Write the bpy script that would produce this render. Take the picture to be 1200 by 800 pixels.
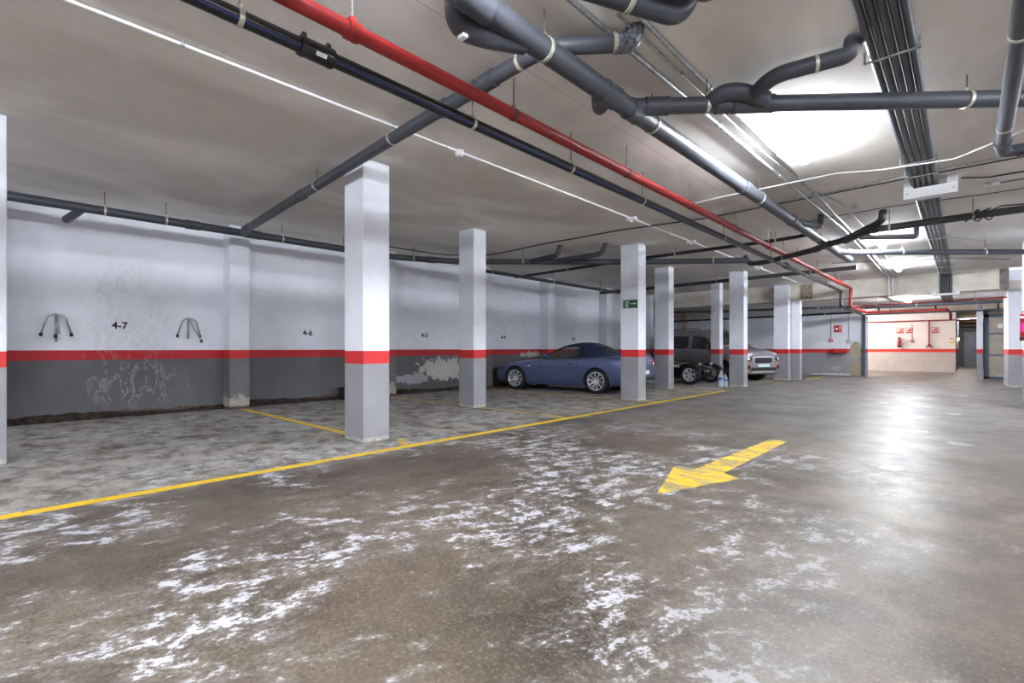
import bpy, bmesh, math, random
from mathutils import Vector, Matrix
from mathutils.bvhtree import BVHTree
PI = math.pi
R = math.radians
random.seed(7)
S = bpy.context.scene
for o in list(bpy.data.objects):
    bpy.data.objects.remove(o)
C = S.collection

# ------------------------------------------------------------------ camera, light, exposure
YAW = 42.829
cam_d = bpy.data.cameras.new('camera'); cam = bpy.data.objects.new('camera', cam_d); C.objects.link(cam)
cam.location = (0, 0, 1.12); cam.rotation_euler = (R(90), 0, R(YAW))
cam_d.sensor_width = 36; cam_d.lens = 575 / 1200 * 36; cam_d.shift_y = 8 / 1200
cam_d.clip_start = 0.02; cam_d.clip_end = 200
S.camera = cam
S.view_settings.view_transform = 'Standard'; S.view_settings.look = 'None'
S.view_settings.gamma = 1; S.view_settings.use_curve_mapping = False
S.view_settings.exposure = 2.42
LAMP = 44.0            # emission of the tube diffusers
LAMP_COL = (0.88, 0.93, 1.0)
WARM = 42.0
W = bpy.data.worlds.new('world'); S.world = W; W.use_nodes = True
W.node_tree.nodes['Background'].inputs[0].default_value = (0.8, 0.85, 1, 1)
W.node_tree.nodes['Background'].inputs[1].default_value = 0.3

CE = 3.38      # ceiling of the hall
LC = 2.80      # lower ceiling beyond the beam

# ------------------------------------------------------------------ material helpers
def s2l(c):
    c = [v / 255 for v in c]
    return tuple((v / 12.92 if v <= 0.04045 else ((v + 0.055) / 1.055) ** 2.4) for v in c) + (1,)

class NT:
    def __init__(s, name):
        s.m = bpy.data.materials.new(name); s.m.use_nodes = True
        s.t = s.m.node_tree; s.n = s.t.nodes; s.b = s.n['Principled BSDF']
    def L(s, a, b): s.t.links.new(a, b)
    def put(s, sock, v):
        if hasattr(v, 'is_output') or isinstance(v, bpy.types.NodeSocket): s.L(v, sock)
        elif v is not None: sock.default_value = v
    def pos(s):
        if not hasattr(s, '_p'): s._p = s.n.new('ShaderNodeNewGeometry').outputs['Position']
        return s._p
    def xyz(s):
        if not hasattr(s, '_x'):
            q = s.n.new('ShaderNodeSeparateXYZ'); s.L(s.pos(), q.inputs[0]); s._x = q.outputs
        return s._x
    def scale(s, vec, k, off=(0, 0, 0), rot=0):
        q = s.n.new('ShaderNodeMapping'); s.L(vec, q.inputs[0]); q.inputs['Scale'].default_value = k
        q.inputs['Location'].default_value = off; q.inputs['Rotation'].default_value = (0, 0, rot); return q.outputs[0]
    def noise(s, sc, det=3, rough=.5, vec=None, dist=0):
        q = s.n.new('ShaderNodeTexNoise'); q.inputs['Scale'].default_value = sc; q.inputs['Detail'].default_value = det
        q.inputs['Roughness'].default_value = rough; q.inputs['Distortion'].default_value = dist
        s.L(vec if vec is not None else s.pos(), q.inputs['Vector']); return q.outputs[0]
    def voro(s, sc, vec=None):
        q = s.n.new('ShaderNodeTexVoronoi'); q.inputs['Scale'].default_value = sc
        s.L(vec if vec is not None else s.pos(), q.inputs['Vector']); return q.outputs['Distance']
    def math(s, op, a, b=None, c=None, clamp=False):
        q = s.n.new('ShaderNodeMath'); q.operation = op; q.use_clamp = clamp
        s.put(q.inputs[0], a)
        if b is not None: s.put(q.inputs[1], b)
        if c is not None: s.put(q.inputs[2], c)
        return q.outputs[0]
    def step(s, v, a, b):     # smooth 0->1 from a to b (a may exceed b)
        q = s.n.new('ShaderNodeMapRange'); q.interpolation_type = 'SMOOTHSTEP'
        if a < b: A, B, lo, hi = a, b, 0, 1
        else: A, B, lo, hi = b, a, 1, 0
        s.L(v, q.inputs[0]); q.inputs[1].default_value = A; q.inputs[2].default_value = B
        q.inputs[3].default_value = lo; q.inputs[4].default_value = hi; return q.outputs[0]
    def mix(s, f, a, b):
        q = s.n.new('ShaderNodeMix'); q.data_type = 'RGBA'; q.clamp_factor = True
        s.put(q.inputs[0], f); s.put(q.inputs[6], a); s.put(q.inputs[7], b); return q.outputs[2]
    def bump(s, h, st=.3, d=.01):
        q = s.n.new('ShaderNodeBump'); q.inputs['Strength'].default_value = st; q.inputs['Distance'].default_value = d
        s.L(h, q.inputs['Height']); s.L(q.outputs[0], s.b.inputs['Normal'])
    def col(s, v): s.put(s.b.inputs['Base Color'], v)
    def rough(s, v): s.put(s.b.inputs['Roughness'], v)

def plain(name, rgb, rough=.5, metal=0, var=.06, sc=6, coat=0, bump=0):
    t = NT(name); c = s2l(rgb)
    if var:
        f = t.noise(sc, 4)
        lo = tuple(x * (1 - var * 2) for x in c[:3]) + (1,); hi = tuple(min(1, x * (1 + var * 2)) for x in c[:3]) + (1,)
        t.col(t.mix(t.step(f, .3, .7), lo, hi))
    else: t.col(c)
    t.rough(rough); t.b.inputs['Metallic'].default_value = metal
    if coat: t.b.inputs['Coat Weight'].default_value = coat; t.b.inputs['Coat Roughness'].default_value = .08
    if bump: t.bump(t.noise(sc * 12, 3), bump, .004)
    return t.m

def emit(name, rgb, st):
    t = NT(name); t.b.inputs['Base Color'].default_value = (.8, .8, .8, 1)
    t.b.inputs['Emission Color'].default_value = tuple(rgb) + (1,); t.b.inputs['Emission Strength'].default_value = st
    return t.m

def banded(name, white=(230, 233, 242), grey=(127, 126, 128), red=(206, 40, 42), dirt=.10, patches=(), axis=1, wear=.5, stains=(), z0=.935, z1=1.09, foot=((52, 44, 40), (100, 78, 66))):
    """painted masonry: grey dado, red band, white above; patches = (along, z, r_along, r_z, rgb) of bare or flaking plaster"""
    t = NT(name); x = t.xyz(); z = x[2]; a = x[axis]
    nz = t.noise(3.0, 5, .6); fine = t.noise(26, 4, .6)
    wht = t.mix(t.step(nz, .35, .7), s2l(white), tuple(v * .93 for v in s2l(white)[:3]) + (1,))
    gry = t.mix(t.step(nz, .3, .7), tuple(v * .86 for v in s2l(grey)[:3]) + (1,), s2l(grey))
    redc = t.mix(t.step(fine, .3, .8), s2l(red), tuple(v * .85 for v in s2l(red)[:3]) + (1,))
    wob = t.math('MULTIPLY', t.math('SUBTRACT', nz, .5), .006)
    zz = t.math('ADD', z, wob)
    c = t.mix(t.math('GREATER_THAN', zz, z0), gry, redc)
    c = t.mix(t.math('GREATER_THAN', zz, z1), c, wht)
    for (pa, pz, ra, rz, rgb) in patches:
        dx = t.math('DIVIDE', t.math('SUBTRACT', a, pa), ra); dz = t.math('DIVIDE', t.math('SUBTRACT', z, pz), rz)
        d = t.math('SQRT', t.math('ADD', t.math('MULTIPLY', dx, dx), t.math('MULTIPLY', dz, dz)))
        d = t.math('ADD', d, t.math('MULTIPLY', t.math('SUBTRACT', t.noise(6.5, 6, .68), .5), 2.7))
        pc = t.mix(t.step(fine, .35, .65), s2l(rgb), tuple(v * .72 for v in s2l(rgb)[:3]) + (1,))
        c = t.mix(t.step(d, .95, .82), c, pc)
    for (pa, pz, ra, rz, rgb, k) in stains:     # thin wandering efflorescence lines
        dx = t.math('DIVIDE', t.math('SUBTRACT', a, pa), ra); dz = t.math('DIVIDE', t.math('SUBTRACT', z, pz), rz)
        d = t.math('SQRT', t.math('ADD', t.math('MULTIPLY', dx, dx), t.math('MULTIPLY', dz, dz)))
        ring = t.math('ABSOLUTE', t.math('SUBTRACT', t.noise(2.6, 7, .7, t.scale(t.pos(), (1, 1, .45))), .5))
        m = t.math('MULTIPLY', t.step(ring, .016, .0), t.step(d, 1.0, .5))
        c = t.mix(t.math('MULTIPLY', m, k), c, s2l(rgb))
    if dirt:
        h = t.math('ADD', z, t.math('MULTIPLY', t.math('SUBTRACT', t.noise(2.2, 6, .65), .5), -dirt * 2.2))
        dc = t.mix(t.step(fine, .35, .65), s2l(foot[0]), s2l(foot[1]))
        c = t.mix(t.step(h, dirt + .012, dirt - .012), c, dc)
    t.col(c); t.rough(.62)
    t.bump(t.noise(14, 5, .6), .25, .01)
    return t.m

# ------------------------------------------------------------------ materials
def floor_mat():
    t = NT('worn_concrete'); x = t.xyz(); P = t.pos()
    warp = t.noise(1.1, 3, .5)
    base = t.mix(t.step(t.noise(.9, 9, .68), .34, .66), s2l((54, 47, 39)), s2l((94, 84, 72)))
    base = t.mix(t.math('MULTIPLY', t.step(t.noise(.33, 2, .5), .5, .75), .5), base, s2l((94, 79, 67)))
    grain = t.noise(48, 5, .75)
    base = t.mix(t.math('MULTIPLY', t.step(grain, .49, .34), .8), base, s2l((46, 40, 34)))
    base = t.mix(t.math('MULTIPLY', t.step(t.noise(60, 4, .7, t.scale(P, (1, 1, 1), (3, 5, 0))), .53, .68), .35), base, s2l((160, 146, 128)))
    # bays: dusty, streaked, lighter
    bay = t.step(t.math('ADD', x[0], t.math('MULTIPLY', t.math('SUBTRACT', warp, .5), .8)), -4.4, -5.1)
    st = t.noise(2.2, 9, .72, t.scale(P, (1.3, 1.7, 1), rot=.35), dist=.1)
    dust = t.mix(t.step(st, .36, .60), s2l((78, 72, 65)), s2l((162, 157, 151)))
    base = t.mix(t.math('MULTIPLY', bay, .85), base, dust)
    # far lane: polished grey
    far = t.math('MULTIPLY', t.step(x[1], 4.5, 11), t.step(x[0], -5.0, -4.2))
    base = t.mix(t.math('MULTIPLY', far, .7), base, t.mix(t.step(t.noise(1.3, 5, .6), .35, .65), s2l((88, 85, 83)), s2l((126, 123, 121))))
    # white lime efflorescence in the near lane
    rp = t.scale(P, (1, 1, 1), rot=R(20))
    n1 = t.noise(6.6, 11, .76, t.scale(rp, (1.15, .7, 1)), dist=.2)
    n2 = t.noise(.75, 3, .5, t.scale(P, (1, 1, 1), (7, 2, 0)))
    n3 = t.noise(34, 5, .65, t.scale(P, (1, .8, 1)))
    dens = t.math('MULTIPLY', t.step(n2, .34, .58), .135)
    v = t.math('ADD', t.math('ADD', n1, dens), t.math('MULTIPLY', t.math('SUBTRACT', n3, .5), .26))
    lane = t.step(x[0], .2, -1.9)       # fewer marks on the right of the lane
    near = t.step(x[1], 9, 3)
    k = t.math('MULTIPLY', t.math('ADD', t.math('MULTIPLY', lane, .8), .2), t.math('ADD', t.math('MULTIPLY', near, .85), .15))
    m = t.math('MULTIPLY', t.step(v, .655, .71), k)
    haze = t.math('MULTIPLY', t.step(v, .54, .70), t.math('MULTIPLY', k, .30))
    base = t.mix(haze, base, s2l((150, 149, 150)))
    base = t.mix(t.math('MULTIPLY', m, .85), base, s2l((178, 179, 185)))
    # rounded pale scuffs
    vv = t.voro(1.15, t.scale(P, (1.25, .85, 0), (.3, .7, 0), rot=.5))
    ring = t.math('ADD', vv, t.math('MULTIPLY', t.math('SUBTRACT', t.noise(9, 4), .5), .12))
    sc = t.math('MULTIPLY', t.step(ring, .20, .15), t.math('MULTIPLY', t.step(x[0], -3.0, -1.0), t.step(t.noise(1.1, 2, .5, t.scale(P, (1, 1, 1), (9, 4, 0))), .46, .54)))
    base = t.mix(t.math('MULTIPLY', sc, .6), base, s2l((176, 176, 178)))
    t.col(base)
    gl = t.math('ADD', t.math('MULTIPLY', t.noise(2.4, 6, .7), .46), .19)
    r = t.math('ADD', gl, t.math('MULTIPLY', bay, .30))
    r = t.math('ADD', r, t.math('MULTIPLY', m, .30))
    r = t.math('ADD', r, t.math('MULTIPLY', t.step(x[0], -1.2, -3.2), .10))
    t.rough(t.math('MINIMUM', r, .95))
    h = t.math('ADD', t.math('MULTIPLY', t.noise(1.7, 5, .55), .8), t.math('MULTIPLY', grain, .12))
    t.bump(t.math('ADD', h, t.math('MULTIPLY', m, .05)), .30, .03)
    t.b.inputs['Specular IOR Level'].default_value = .55
    return t.m

def ceiling_mat():
    t = NT('bare_ceiling_plaster'); P = t.pos(); x = t.xyz()
    f = t.noise(.45, 5, .55, t.scale(P, (1.6, .7, 1), rot=.5), dist=.6)
    c = t.mix(t.step(f, .35, .65), s2l((214, 208, 201)), s2l((246, 241, 235)))
    c = t.mix(t.math('MULTIPLY', t.step(t.noise(.9, 6, .6), .5, .75), .5), c, s2l((250, 247, 244)))
    # blue snapped chalk line beside the red pipe run
    w = t.math('ABSOLUTE', t.math('SUBTRACT', x[0], -2.62))
    c = t.mix(t.math('MULTIPLY', t.step(w, .006, .003), .35), c, s2l((90, 90, 150)))
    t.col(c); t.rough(.8); t.bump(t.noise(3, 6, .6), .2, .02)
    return t.m

def paint_mat(name, rgb, wear, under=(120, 112, 104)):
    t = NT(name)
    n = t.noise(4.5, 9, .74, t.scale(t.pos(), (.5, 1.5, 1), rot=.2)); g = t.noise(60, 3, .6)
    v = t.math('ADD', n, t.math('MULTIPLY', t.math('SUBTRACT', g, .5), .25))
    a = .62 - wear * .2
    c = t.mix(t.step(v, a, a + .10), s2l(rgb), s2l(under))
    t.col(c); t.rough(.5); return t.m

M = {}
M['floor'] = floor_mat(); M['ceiling'] = ceiling_mat()
M['pillar'] = banded('pillar_paint', dirt=.045, foot=((150, 144, 136), (186, 181, 174)), grey=(146, 146, 150))
M['pilaster'] = banded('pilaster_paint', dirt=.05, grey=(112, 111, 113), white=(230, 233, 242), patches=[(3.2, .1, .3, .16, (176, 168, 158)), (6.45, .12, .3, .2, (176, 168, 158))])
M['wall_left'] = banded('left_wall_paint', grey=(96, 96, 99), red=(186, 24, 34), dirt=.09,
    patches=[(8.35, .56, .8, .30, (196, 194, 186)), (7.3, .36, .6, .14, (170, 170, 174)), (11.95, .93, .6, .09, (196, 190, 182))],
    stains=[(1.6, 1.4, .9, 1.6, (176, 168, 156), .35), (1.8, .5, .9, .45, (176, 178, 184), .5)])
M['wall'] = banded('side_wall_paint', dirt=.05)
M['wall_end'] = banded('partition_paint', dirt=.0, axis=0, grey=(150, 149, 152), patches=[(-3.28, 1.05, .22, .45, (172, 164, 138)), (-3.3, .25, .24, .34, (170, 158, 132)), (-4.2, .0, .9, .09, (214, 214, 216)), (-4.0, .28, .16, .09, (180, 176, 170))], stains=[])
M['wall_far'] = banded('far_wall_paint', dirt=.0, axis=0, grey=(192, 186, 183), white=(236, 232, 232), red=(226, 60, 48))
M['beam'] = plain('beam_cream_paint', (212, 206, 194), .75, var=.05, sc=3, bump=.2)
M['rough_patch'] = plain('crumbling_mortar', (150, 138, 118), .9, var=.22, sc=14, bump=.8)
M['grey_pvc'] = plain('dark_grey_pvc', (66, 68, 76), .46, var=.04, sc=9)
M['black_pe'] = plain('black_polyethylene', (24, 25, 30), .28, var=.03)
M['blue'] = plain('blue_stripe', (38, 62, 140), .4, var=0)
M['red_pipe'] = plain('red_enamel_pipe', (150, 32, 32), .45, var=.05)
M['dark_pipe'] = plain('charcoal_pipe', (62, 62, 66), .42, var=.08)
M['galv'] = plain('galvanised_steel', (176, 178, 180), .34, .75, var=.1, sc=20)
M['clamp'] = plain('clamp_steel', (196, 194, 180), .4, .5, var=.05)
M['rod'] = plain('rusty_rod', (92, 76, 66), .6, .4, var=.15, sc=30)
M['white_pl'] = plain('white_plastic', (226, 226, 228), .4, var=.02)
M['silver_tape'] = plain('silver_patching', (104, 107, 114), .35, .4, var=.3, sc=40)
M['black'] = plain('black_rubber', (20, 20, 22), .6, var=.04)
M['steel_blue'] = plain('blue_grey_steel_paint', (62, 76, 94), .4, var=.04)
M['sign_green'] = plain('green_sign', (10, 96, 62), .4, var=0)
M['sign_red'] = plain('red_sign', (196, 30, 38), .4, var=0)
M['sign_white'] = plain('white_sign', (236, 236, 236), .4, var=0)
M['ink'] = plain('stencil_ink', (34, 32, 36), .8, var=0)
M['yellow'] = paint_mat('yellow_floor_paint', (222, 182, 22), .25)
M['yellow_worn'] = paint_mat('worn_yellow_floor_paint', (200, 164, 48), .60)
M['arrow'] = paint_mat('arrow_floor_paint', (214, 172, 22), .82, (140, 128, 92))
M['lamp'] = emit('lit_diffuser', LAMP_COL, LAMP)
M['lamp_warm'] = emit('lit_warm_diffuser', (1, .90, .82), WARM)
M['amber'] = emit('amber_bulkhead', (1, .62, .22), 9)
M['glass'] = None
def glassm(name, tint, rough=.02, alpha=.18):
    t = NT(name); t.b.inputs['Base Color'].default_value = tint + (1,); t.rough(rough)
    t.b.inputs['Transmission Weight'].default_value = 0; t.b.inputs['Alpha'].default_value = alpha
    t.b.inputs['Specular IOR Level'].default_value = .8
    return t.m
M['glass'] = glassm('clear_glass', (.75, .82, .8))
M['tint_glass'] = glassm('car_glass', (.08, .12, .11), .03, .30)
M['priv_glass'] = glassm('privacy_glass', (.02, .025, .028), .04, .9)

# ------------------------------------------------------------------ object helpers
def link(name, me, mats, parent=None):
    o = bpy.data.objects.new(name, me); C.objects.link(o)
    for m in (mats if isinstance(mats, (list, tuple)) else [mats]): me.materials.append(m)
    if parent is not None: o.parent = parent
    return o
def build(name, bm, mat, parent=None, smooth=False, angle=None, rc=True):
    me = bpy.data.meshes.new(name)
    if rc: bmesh.ops.recalc_face_normals(bm, faces=bm.faces)
    bm.to_mesh(me); bm.free()
    if smooth:
        for p in me.polygons: p.use_smooth = True
        if angle:
            b2 = bmesh.new(); b2.from_mesh(me)
            for e in b2.edges:
                if len(e.link_faces) == 2 and e.calc_face_angle(0) > R(angle): e.smooth = False
            b2.to_mesh(me); b2.free()
    return link(name, me, mat, parent)
def tag(o, label=None, cat=None, group=None, kind=None):
    if label: o['label'] = label
    if cat: o['category'] = cat
    if group: o['group'] = group
    if kind: o['kind'] = kind
    return o
def empty(name, loc=(0, 0, 0), rz=0):
    o = bpy.data.objects.new(name, None); C.objects.link(o); o.location = loc; o.rotation_euler = (0, 0, rz)
    o.empty_display_size = .1; return o
def box(bm, a, b, bev=0, seg=2):
    x0, y0, z0 = a; x1, y1, z1 = b
    v = [bm.verts.new(p) for p in ((x0, y0, z0), (x1, y0, z0), (x1, y1, z0), (x0, y1, z0), (x0, y0, z1), (x1, y0, z1), (x1, y1, z1), (x0, y1, z1))]
    fs = [bm.faces.new([v[i] for i in f]) for f in ((0, 3, 2, 1), (4, 5, 6, 7), (0, 1, 5, 4), (1, 2, 6, 5), (2, 3, 7, 6), (3, 0, 4, 7))]
    if bev:
        es = list({e for f in fs for e in f.edges})
        bmesh.ops.bevel(bm, geom=es, offset=bev, segments=seg, affect='EDGES', profile=.6)
    return bm
def bx(a, b, bev=0, seg=2): return box(bmesh.new(), a, b, bev, seg)
def fillet(pts, rad, n=6):
    P = [Vector(p) for p in pts]; out = [P[0]]
    for i in range(1, len(P) - 1):
        a, b, c = P[i - 1], P[i], P[i + 1]
        u = (a - b); w = (c - b); r = min(rad, u.length * .45, w.length * .45)
        if r < 1e-4 or u.normalized().dot(w.normalized()) < -.9995: out.append(b); continue
        p0 = b + u.normalized() * r; p2 = b + w.normalized() * r
        for k in range(n + 1):
            s = k / n; out.append(p0 * (1 - s) ** 2 + b * 2 * s * (1 - s) + p2 * s * s)
    out.append(P[-1]); return out
def tube(bm, pts, r, seg=14, cap=True):
    P = [Vector(p) for p in pts]; n = len(P)
    rr = r if isinstance(r, (list, tuple)) else [r] * n
    T = []
    for i in range(n):
        t = (P[min(i + 1, n - 1)] - P[max(i - 1, 0)]).normalized(); T.append(t)
    up = Vector((0, 0, 1)) if abs(T[0].z) < .9 else Vector((1, 0, 0))
    N = (up - T[0] * up.dot(T[0])).normalized(); rings = []
    for i in range(n):
        N = (N - T[i] * N.dot(T[i])).normalized(); B = T[i].cross(N)
        rings.append([bm.verts.new(P[i] + (N * math.cos(2 * PI * k / seg) + B * math.sin(2 * PI * k / seg)) * rr[i]) for k in range(seg)])
    for i in range(n - 1):
        for k in range(seg):
            bm.faces.new((rings[i][k], rings[i][(k + 1) % seg], rings[i + 1][(k + 1) % seg], rings[i + 1][k]))
    if cap: bm.faces.new(rings[0][::-1]); bm.faces.new(rings[-1])
    return bm
def tb(pts, r, seg=14): return tube(bmesh.new(), pts, r, seg)
def lathe(bm, prof, seg=32, axis='z', loc=(0, 0, 0), close=False):
    def at(r, h, a):
        c, s_ = r * math.cos(a), r * math.sin(a)
        p = {'z': (c, s_, h), 'y': (c, h, s_), 'x': (h, c, s_)}[axis]
        return (p[0] + loc[0], p[1] + loc[1], p[2] + loc[2])
    rings = []
    for (r, h) in prof:
        if r < 1e-5: rings.append([bm.verts.new(at(0, h, 0))])
        else: rings.append([bm.verts.new(at(r, h, 2 * PI * k / seg)) for k in range(seg)])
    pairs = list(zip(rings[:-1], rings[1:]))
    if close: pairs.append((rings[-1], rings[0]))
    for a, b in pairs:
        for k in range(seg):
            q = (a[k % len(a)], a[(k + 1) % len(a)], b[(k + 1) % len(b)], b[k % len(b)])
            q = list(dict.fromkeys(q))
            if len(q) > 2: bm.faces.new(q)
    return bm
def prism(bm, poly, z0, z1):
    a = [bm.verts.new((x, y, z0)) for x, y in poly]; b = [bm.verts.new((x, y, z1)) for x, y in poly]; n = len(poly)
    bm.faces.new(a[::-1]); bm.faces.new(b)
    for i in range(n): bm.faces.new((a[i], a[(i + 1) % n], b[(i + 1) % n], b[i]))
    return bm
def struct(name, bm, mat, **k):
    o = build(name, bm, mat, **k); o['kind'] = 'structure'; return o
def text_mesh(s, size, ext=.001, bold=0):
    cu = bpy.data.curves.new('t', 'FONT'); cu.body = s; cu.size = size; cu.extrude = ext; cu.align_x = 'CENTER'; cu.align_y = 'CENTER'; cu.offset = bold
    o = bpy.data.objects.new('t', cu); C.objects.link(o)
    dg = bpy.context.evaluated_depsgraph_get(); dg.update()
    me = bpy.data.meshes.new_from_object(o.evaluated_get(dg)); bpy.data.objects.remove(o); me.materials.clear(); return me

# ================================================================== STRUCTURE
struct('floor', bx((-13, -9, -.2), (7, 50, 0)), M['floor'])
struct('ceiling', bx((-13, -9, CE), (7, 19.6, CE + .25)), M['ceiling'])
struct('ceiling_low', bx((-13, 19.9, LC), (7, 50, LC + .25)), M['ceiling'])
struct('wall_left', bx((-10.4, -9, 0), (-10.2, 20.2, CE)), M['wall_left'])
struct('wall_recess', bx((-13, 20.2, 0), (-12.8, 24.2, LC)), M['wall'])
struct('wall_recess_return', bx((-13, 20.0, 0), (-10.2, 20.2, LC)), M['wall'])
struct('wall_behind', bx((-13, -9.2, 0), (7, -9, CE)), M['wall'])
struct('wall_right', bx((7, -9, 0), (7.2, 50, CE)), M['wall'])
struct('wall_end', bx((-13, 24.2, 0), (-3.1, 24.4, LC)), M['wall_end'])
struct('wall_far', bx((-13, 30.3, 0), (-.37, 30.6, LC)), M['wall_far'])
struct('wall_corridor', bx((-.57, 30.6, 0), (-.37, 50, LC)), M['wall'])
struct('wall_corridor_end', bx((-.37, 41, 0), (7, 41.2, LC)), plain('dim_wall', (96, 90, 86), .8))
struct('wall_right_partition', bx((1.0, 24.4, 0), (7, 24.6, LC)), M['wall'])
struct('wall_behind_door', bx((.62, 29.2, 0), (7, 29.4, LC)), plain('sandy_render', (118, 104, 92), .85, var=.1, bump=.3))
struct('trim_beam', bx((-13, 19.6, LC), (.87, 20.1, CE), .012), M['beam'])
struct('trim_beam_patch', bx((-4.31, 19.575, 2.84), (-3.93, 19.61, 3.36), .01), M['rough_patch'])
struct('trim_beam_stub', bx((.68, 19.58, 2.80), (.87, 19.61, 3.37), .005), plain('grey_mortar', (122, 118, 114), .85, var=.1))
for i, y in enumerate((-3.2, 0, 3.23, 6.45, 9.65, 12.5, 16.0, 19.4)):
    struct('trim_pilaster_%d' % (i + 1), bx((-10.25, y - .17, 0), (-9.85, y + .17, CE), .012), M['pilaster'])

# rough footing pushed out at the foot of the left wall
bm = bmesh.new()
def footing(y0, y1):
    n = int((y1 - y0) / .08); rows = []
    for i in range(n + 1):
        y = y0 + (y1 - y0) * i / n; h = .085 + .035 * math.sin(y * 2.1) + random.uniform(-.014, .014); d = .10 + random.uniform(-.02, .02)
        rows.append([bm.verts.new(p) for p in ((-10.21, y, h), (-10.2 + d * .5, y, h * .93), (-10.2 + d, y, h * .45 + random.uniform(-.01, .01)), (-10.18 + d, y, -.005), (-10.21, y, -.005))])
    for a, b in zip(rows[:-1], rows[1:]):
        for k in range(5): bm.faces.new((a[k], a[(k + 1) % 5], b[(k + 1) % 5], b[k]))
    bm.faces.new(rows[0]); bm.faces.new(rows[-1][::-1])
for a, b in ((.18, 3.05), (3.41, 6.27), (6.63, 9.47), (9.83, 12.3)): footing(a, b)
struct('baseboard_left', bm, plain('crumbled_footing', (50, 38, 33), .95, var=.3, sc=10, bump=.8))

# ================================================================== PILLARS
def pillar(x0, x1, y0, y1, label, top=CE, mat='pillar', name='concrete_pillar', bev=.012):
    o = build(name, bx((x0, y0, 0), (x1, y1, top - .002), bev), M[mat]); tag(o, label, 'pillar'); return o
pillar(-7.2, -6.83, -.19, .16, 'white, red and grey painted square pillar cut off by the left edge of the picture')
pillar(-5.66, -5.22, 3.05, 3.41, 'nearest and largest white, red and grey square pillar, beside the yellow line, a diagonal pipe crossing above it')
pillar(-7.2, -6.78, 6.26, 6.58, 'square painted pillar with scuffed top just left of the blue car\'s nose')
p3 = pillar(-5.56, -5.13, 9.5, 9.83, 'square painted pillar carrying the green exit sign, in front of the blue car\'s tail')
pillar(-6.42, -6.0, 12.8, 13.12, 'square painted pillar between the blue car and the black open-wheeled car')
pillar(-6.34, -6.04, 16.7, 17.0, 'slimmer painted pillar behind the water bottle, in front of the grey van\'s side')
pillar(-5.12, -4.71, 14.9, 15.24, 'square painted pillar right of the water bottle, hiding the grey van\'s headlight')
pillar(-5.07, -4.6, 19.25, 19.58, 'square painted pillar right of the grey van, reaching up to the beam')
pillar(-4.60, -4.32, 19.62, 19.9, 'narrow painted pier below the crumbling beam patch, right of the van', top=LC)
pillar(.87, 1.35, 20.1, 22.3, 'broad white pier with chipped grey foot, right of the glazed steel door', name='wall_pier', bev=.01)
pillar(.87, 1.4, 13.1, 15.15, 'white wall pier at the extreme right edge beside the fire extinguisher', name='wall_pier', bev=.01)
pillar(.26, .42, 24.1, 24.5, 'thin white jamb pillar with red band left of the glazed steel door', top=LC, bev=.005)
for (x, y) in ((3.4, -1.5), (3.4, 4.9), (3.4, 11.2), (-5.2, -3.4), (-6.8, -6.4)):
    pass

# rough plaster foot at the base of the nearer pillars
# ================================================================== FLOOR MARKINGS
def strip(name, p, q, w, mat, label, cat='floor marking', group=None):
    p = Vector(p); q = Vector(q); d = (q - p).normalized(); n = Vector((-d.y, d.x)) * w / 2
    L = (q - p).length; k = max(2, int(L / .12)); bm = bmesh.new(); A = []; B = []; 
    for i in range(k + 1):
        c = p + d * (L * i / k)
        A.append((c + n * (1 + random.uniform(-.05, .05)))); B.append((c - n * (1 + random.uniform(-.05, .05))))
    poly = [(v.x, v.y) for v in A] + [(v.x, v.y) for v in B[::-1]]
    # build as quads
    for z in (0,):
        va = [bm.verts.new((v.x, v.y, .0022)) for v in A]; vb = [bm.verts.new((v.x, v.y, .0022)) for v in B]
        wa = [bm.verts.new((v.x, v.y, -.002)) for v in A]; wb = [bm.verts.new((v.x, v.y, -.002)) for v in B]
        for i in range(k):
            bm.faces.new((va[i], vb[i], vb[i + 1], va[i + 1])); bm.faces.new((wa[i], wa[i + 1], wb[i + 1], wb[i]))
            bm.faces.new((va[i], va[i + 1], wa[i + 1], wa[i])); bm.faces.new((vb[i], wb[i], wb[i + 1], vb[i + 1]))
        bm.faces.new((va[0], wa[0], wb[0], vb[0])); bm.faces.new((va[-1], vb[-1], wb[-1], wa[-1]))
    o = build(name, bm, M[mat]); return tag(o, label, cat, group)
strip('lane_line', (-4.69, -6), (-4.69, 13.35), .115, 'yellow', 'long bright yellow line along the row of parking bays')
strip('bay_line', (-9.8, 3.26), (-5.68, 3.26), .10, 'yellow', 'yellow bay divider running from the wall to the nearest pillar')
strip('bay_stub_line', (-5.15, 3.52), (-4.76, 3.32), .09, 'yellow_worn', 'short faded yellow stub at the foot of the nearest pillar')
strip('bay_line', (-9.8, 6.42), (-7.22, 6.42), .09, 'yellow_worn', 'thin yellow bay divider left of the second pillar, behind it')
strip('bay_line', (-6.76, 6.42), (-4.76, 6.40), .09, 'yellow_worn', 'thin yellow bay divider right of the pillar by the blue car\'s nose')
strip('bay_line', (-9.7, 9.52), (-5.6, 9.52), .09, 'yellow_worn', 'faded yellow bay divider along the side of the blue car')
strip('bay_line', (-5.12, 9.7), (-4.76, 9.55), .09, 'yellow_worn', 'faint yellow stub right of the pillar with the green sign')
strip('bay_line', (-5.98, 12.95), (-4.76, 12.75), .09, 'yellow_worn', 'yellow divider right of the pillar between blue and black cars')
strip('bay_line', (-6.2, 17.95), (-4.4, 17.95), .10, 'yellow_worn', 'yellow line under the grey van\'s front bumper')
strip('bay_line', (-4.25, 20.2), (-4.1, 22.6), .10, 'yellow', 'short yellow line right of the narrow pier in the back bay')
strip('corridor_line', (.1, 36), (.6, 36), .3, 'yellow', 'yellow floor patch seen down the corridor opening')
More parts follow.
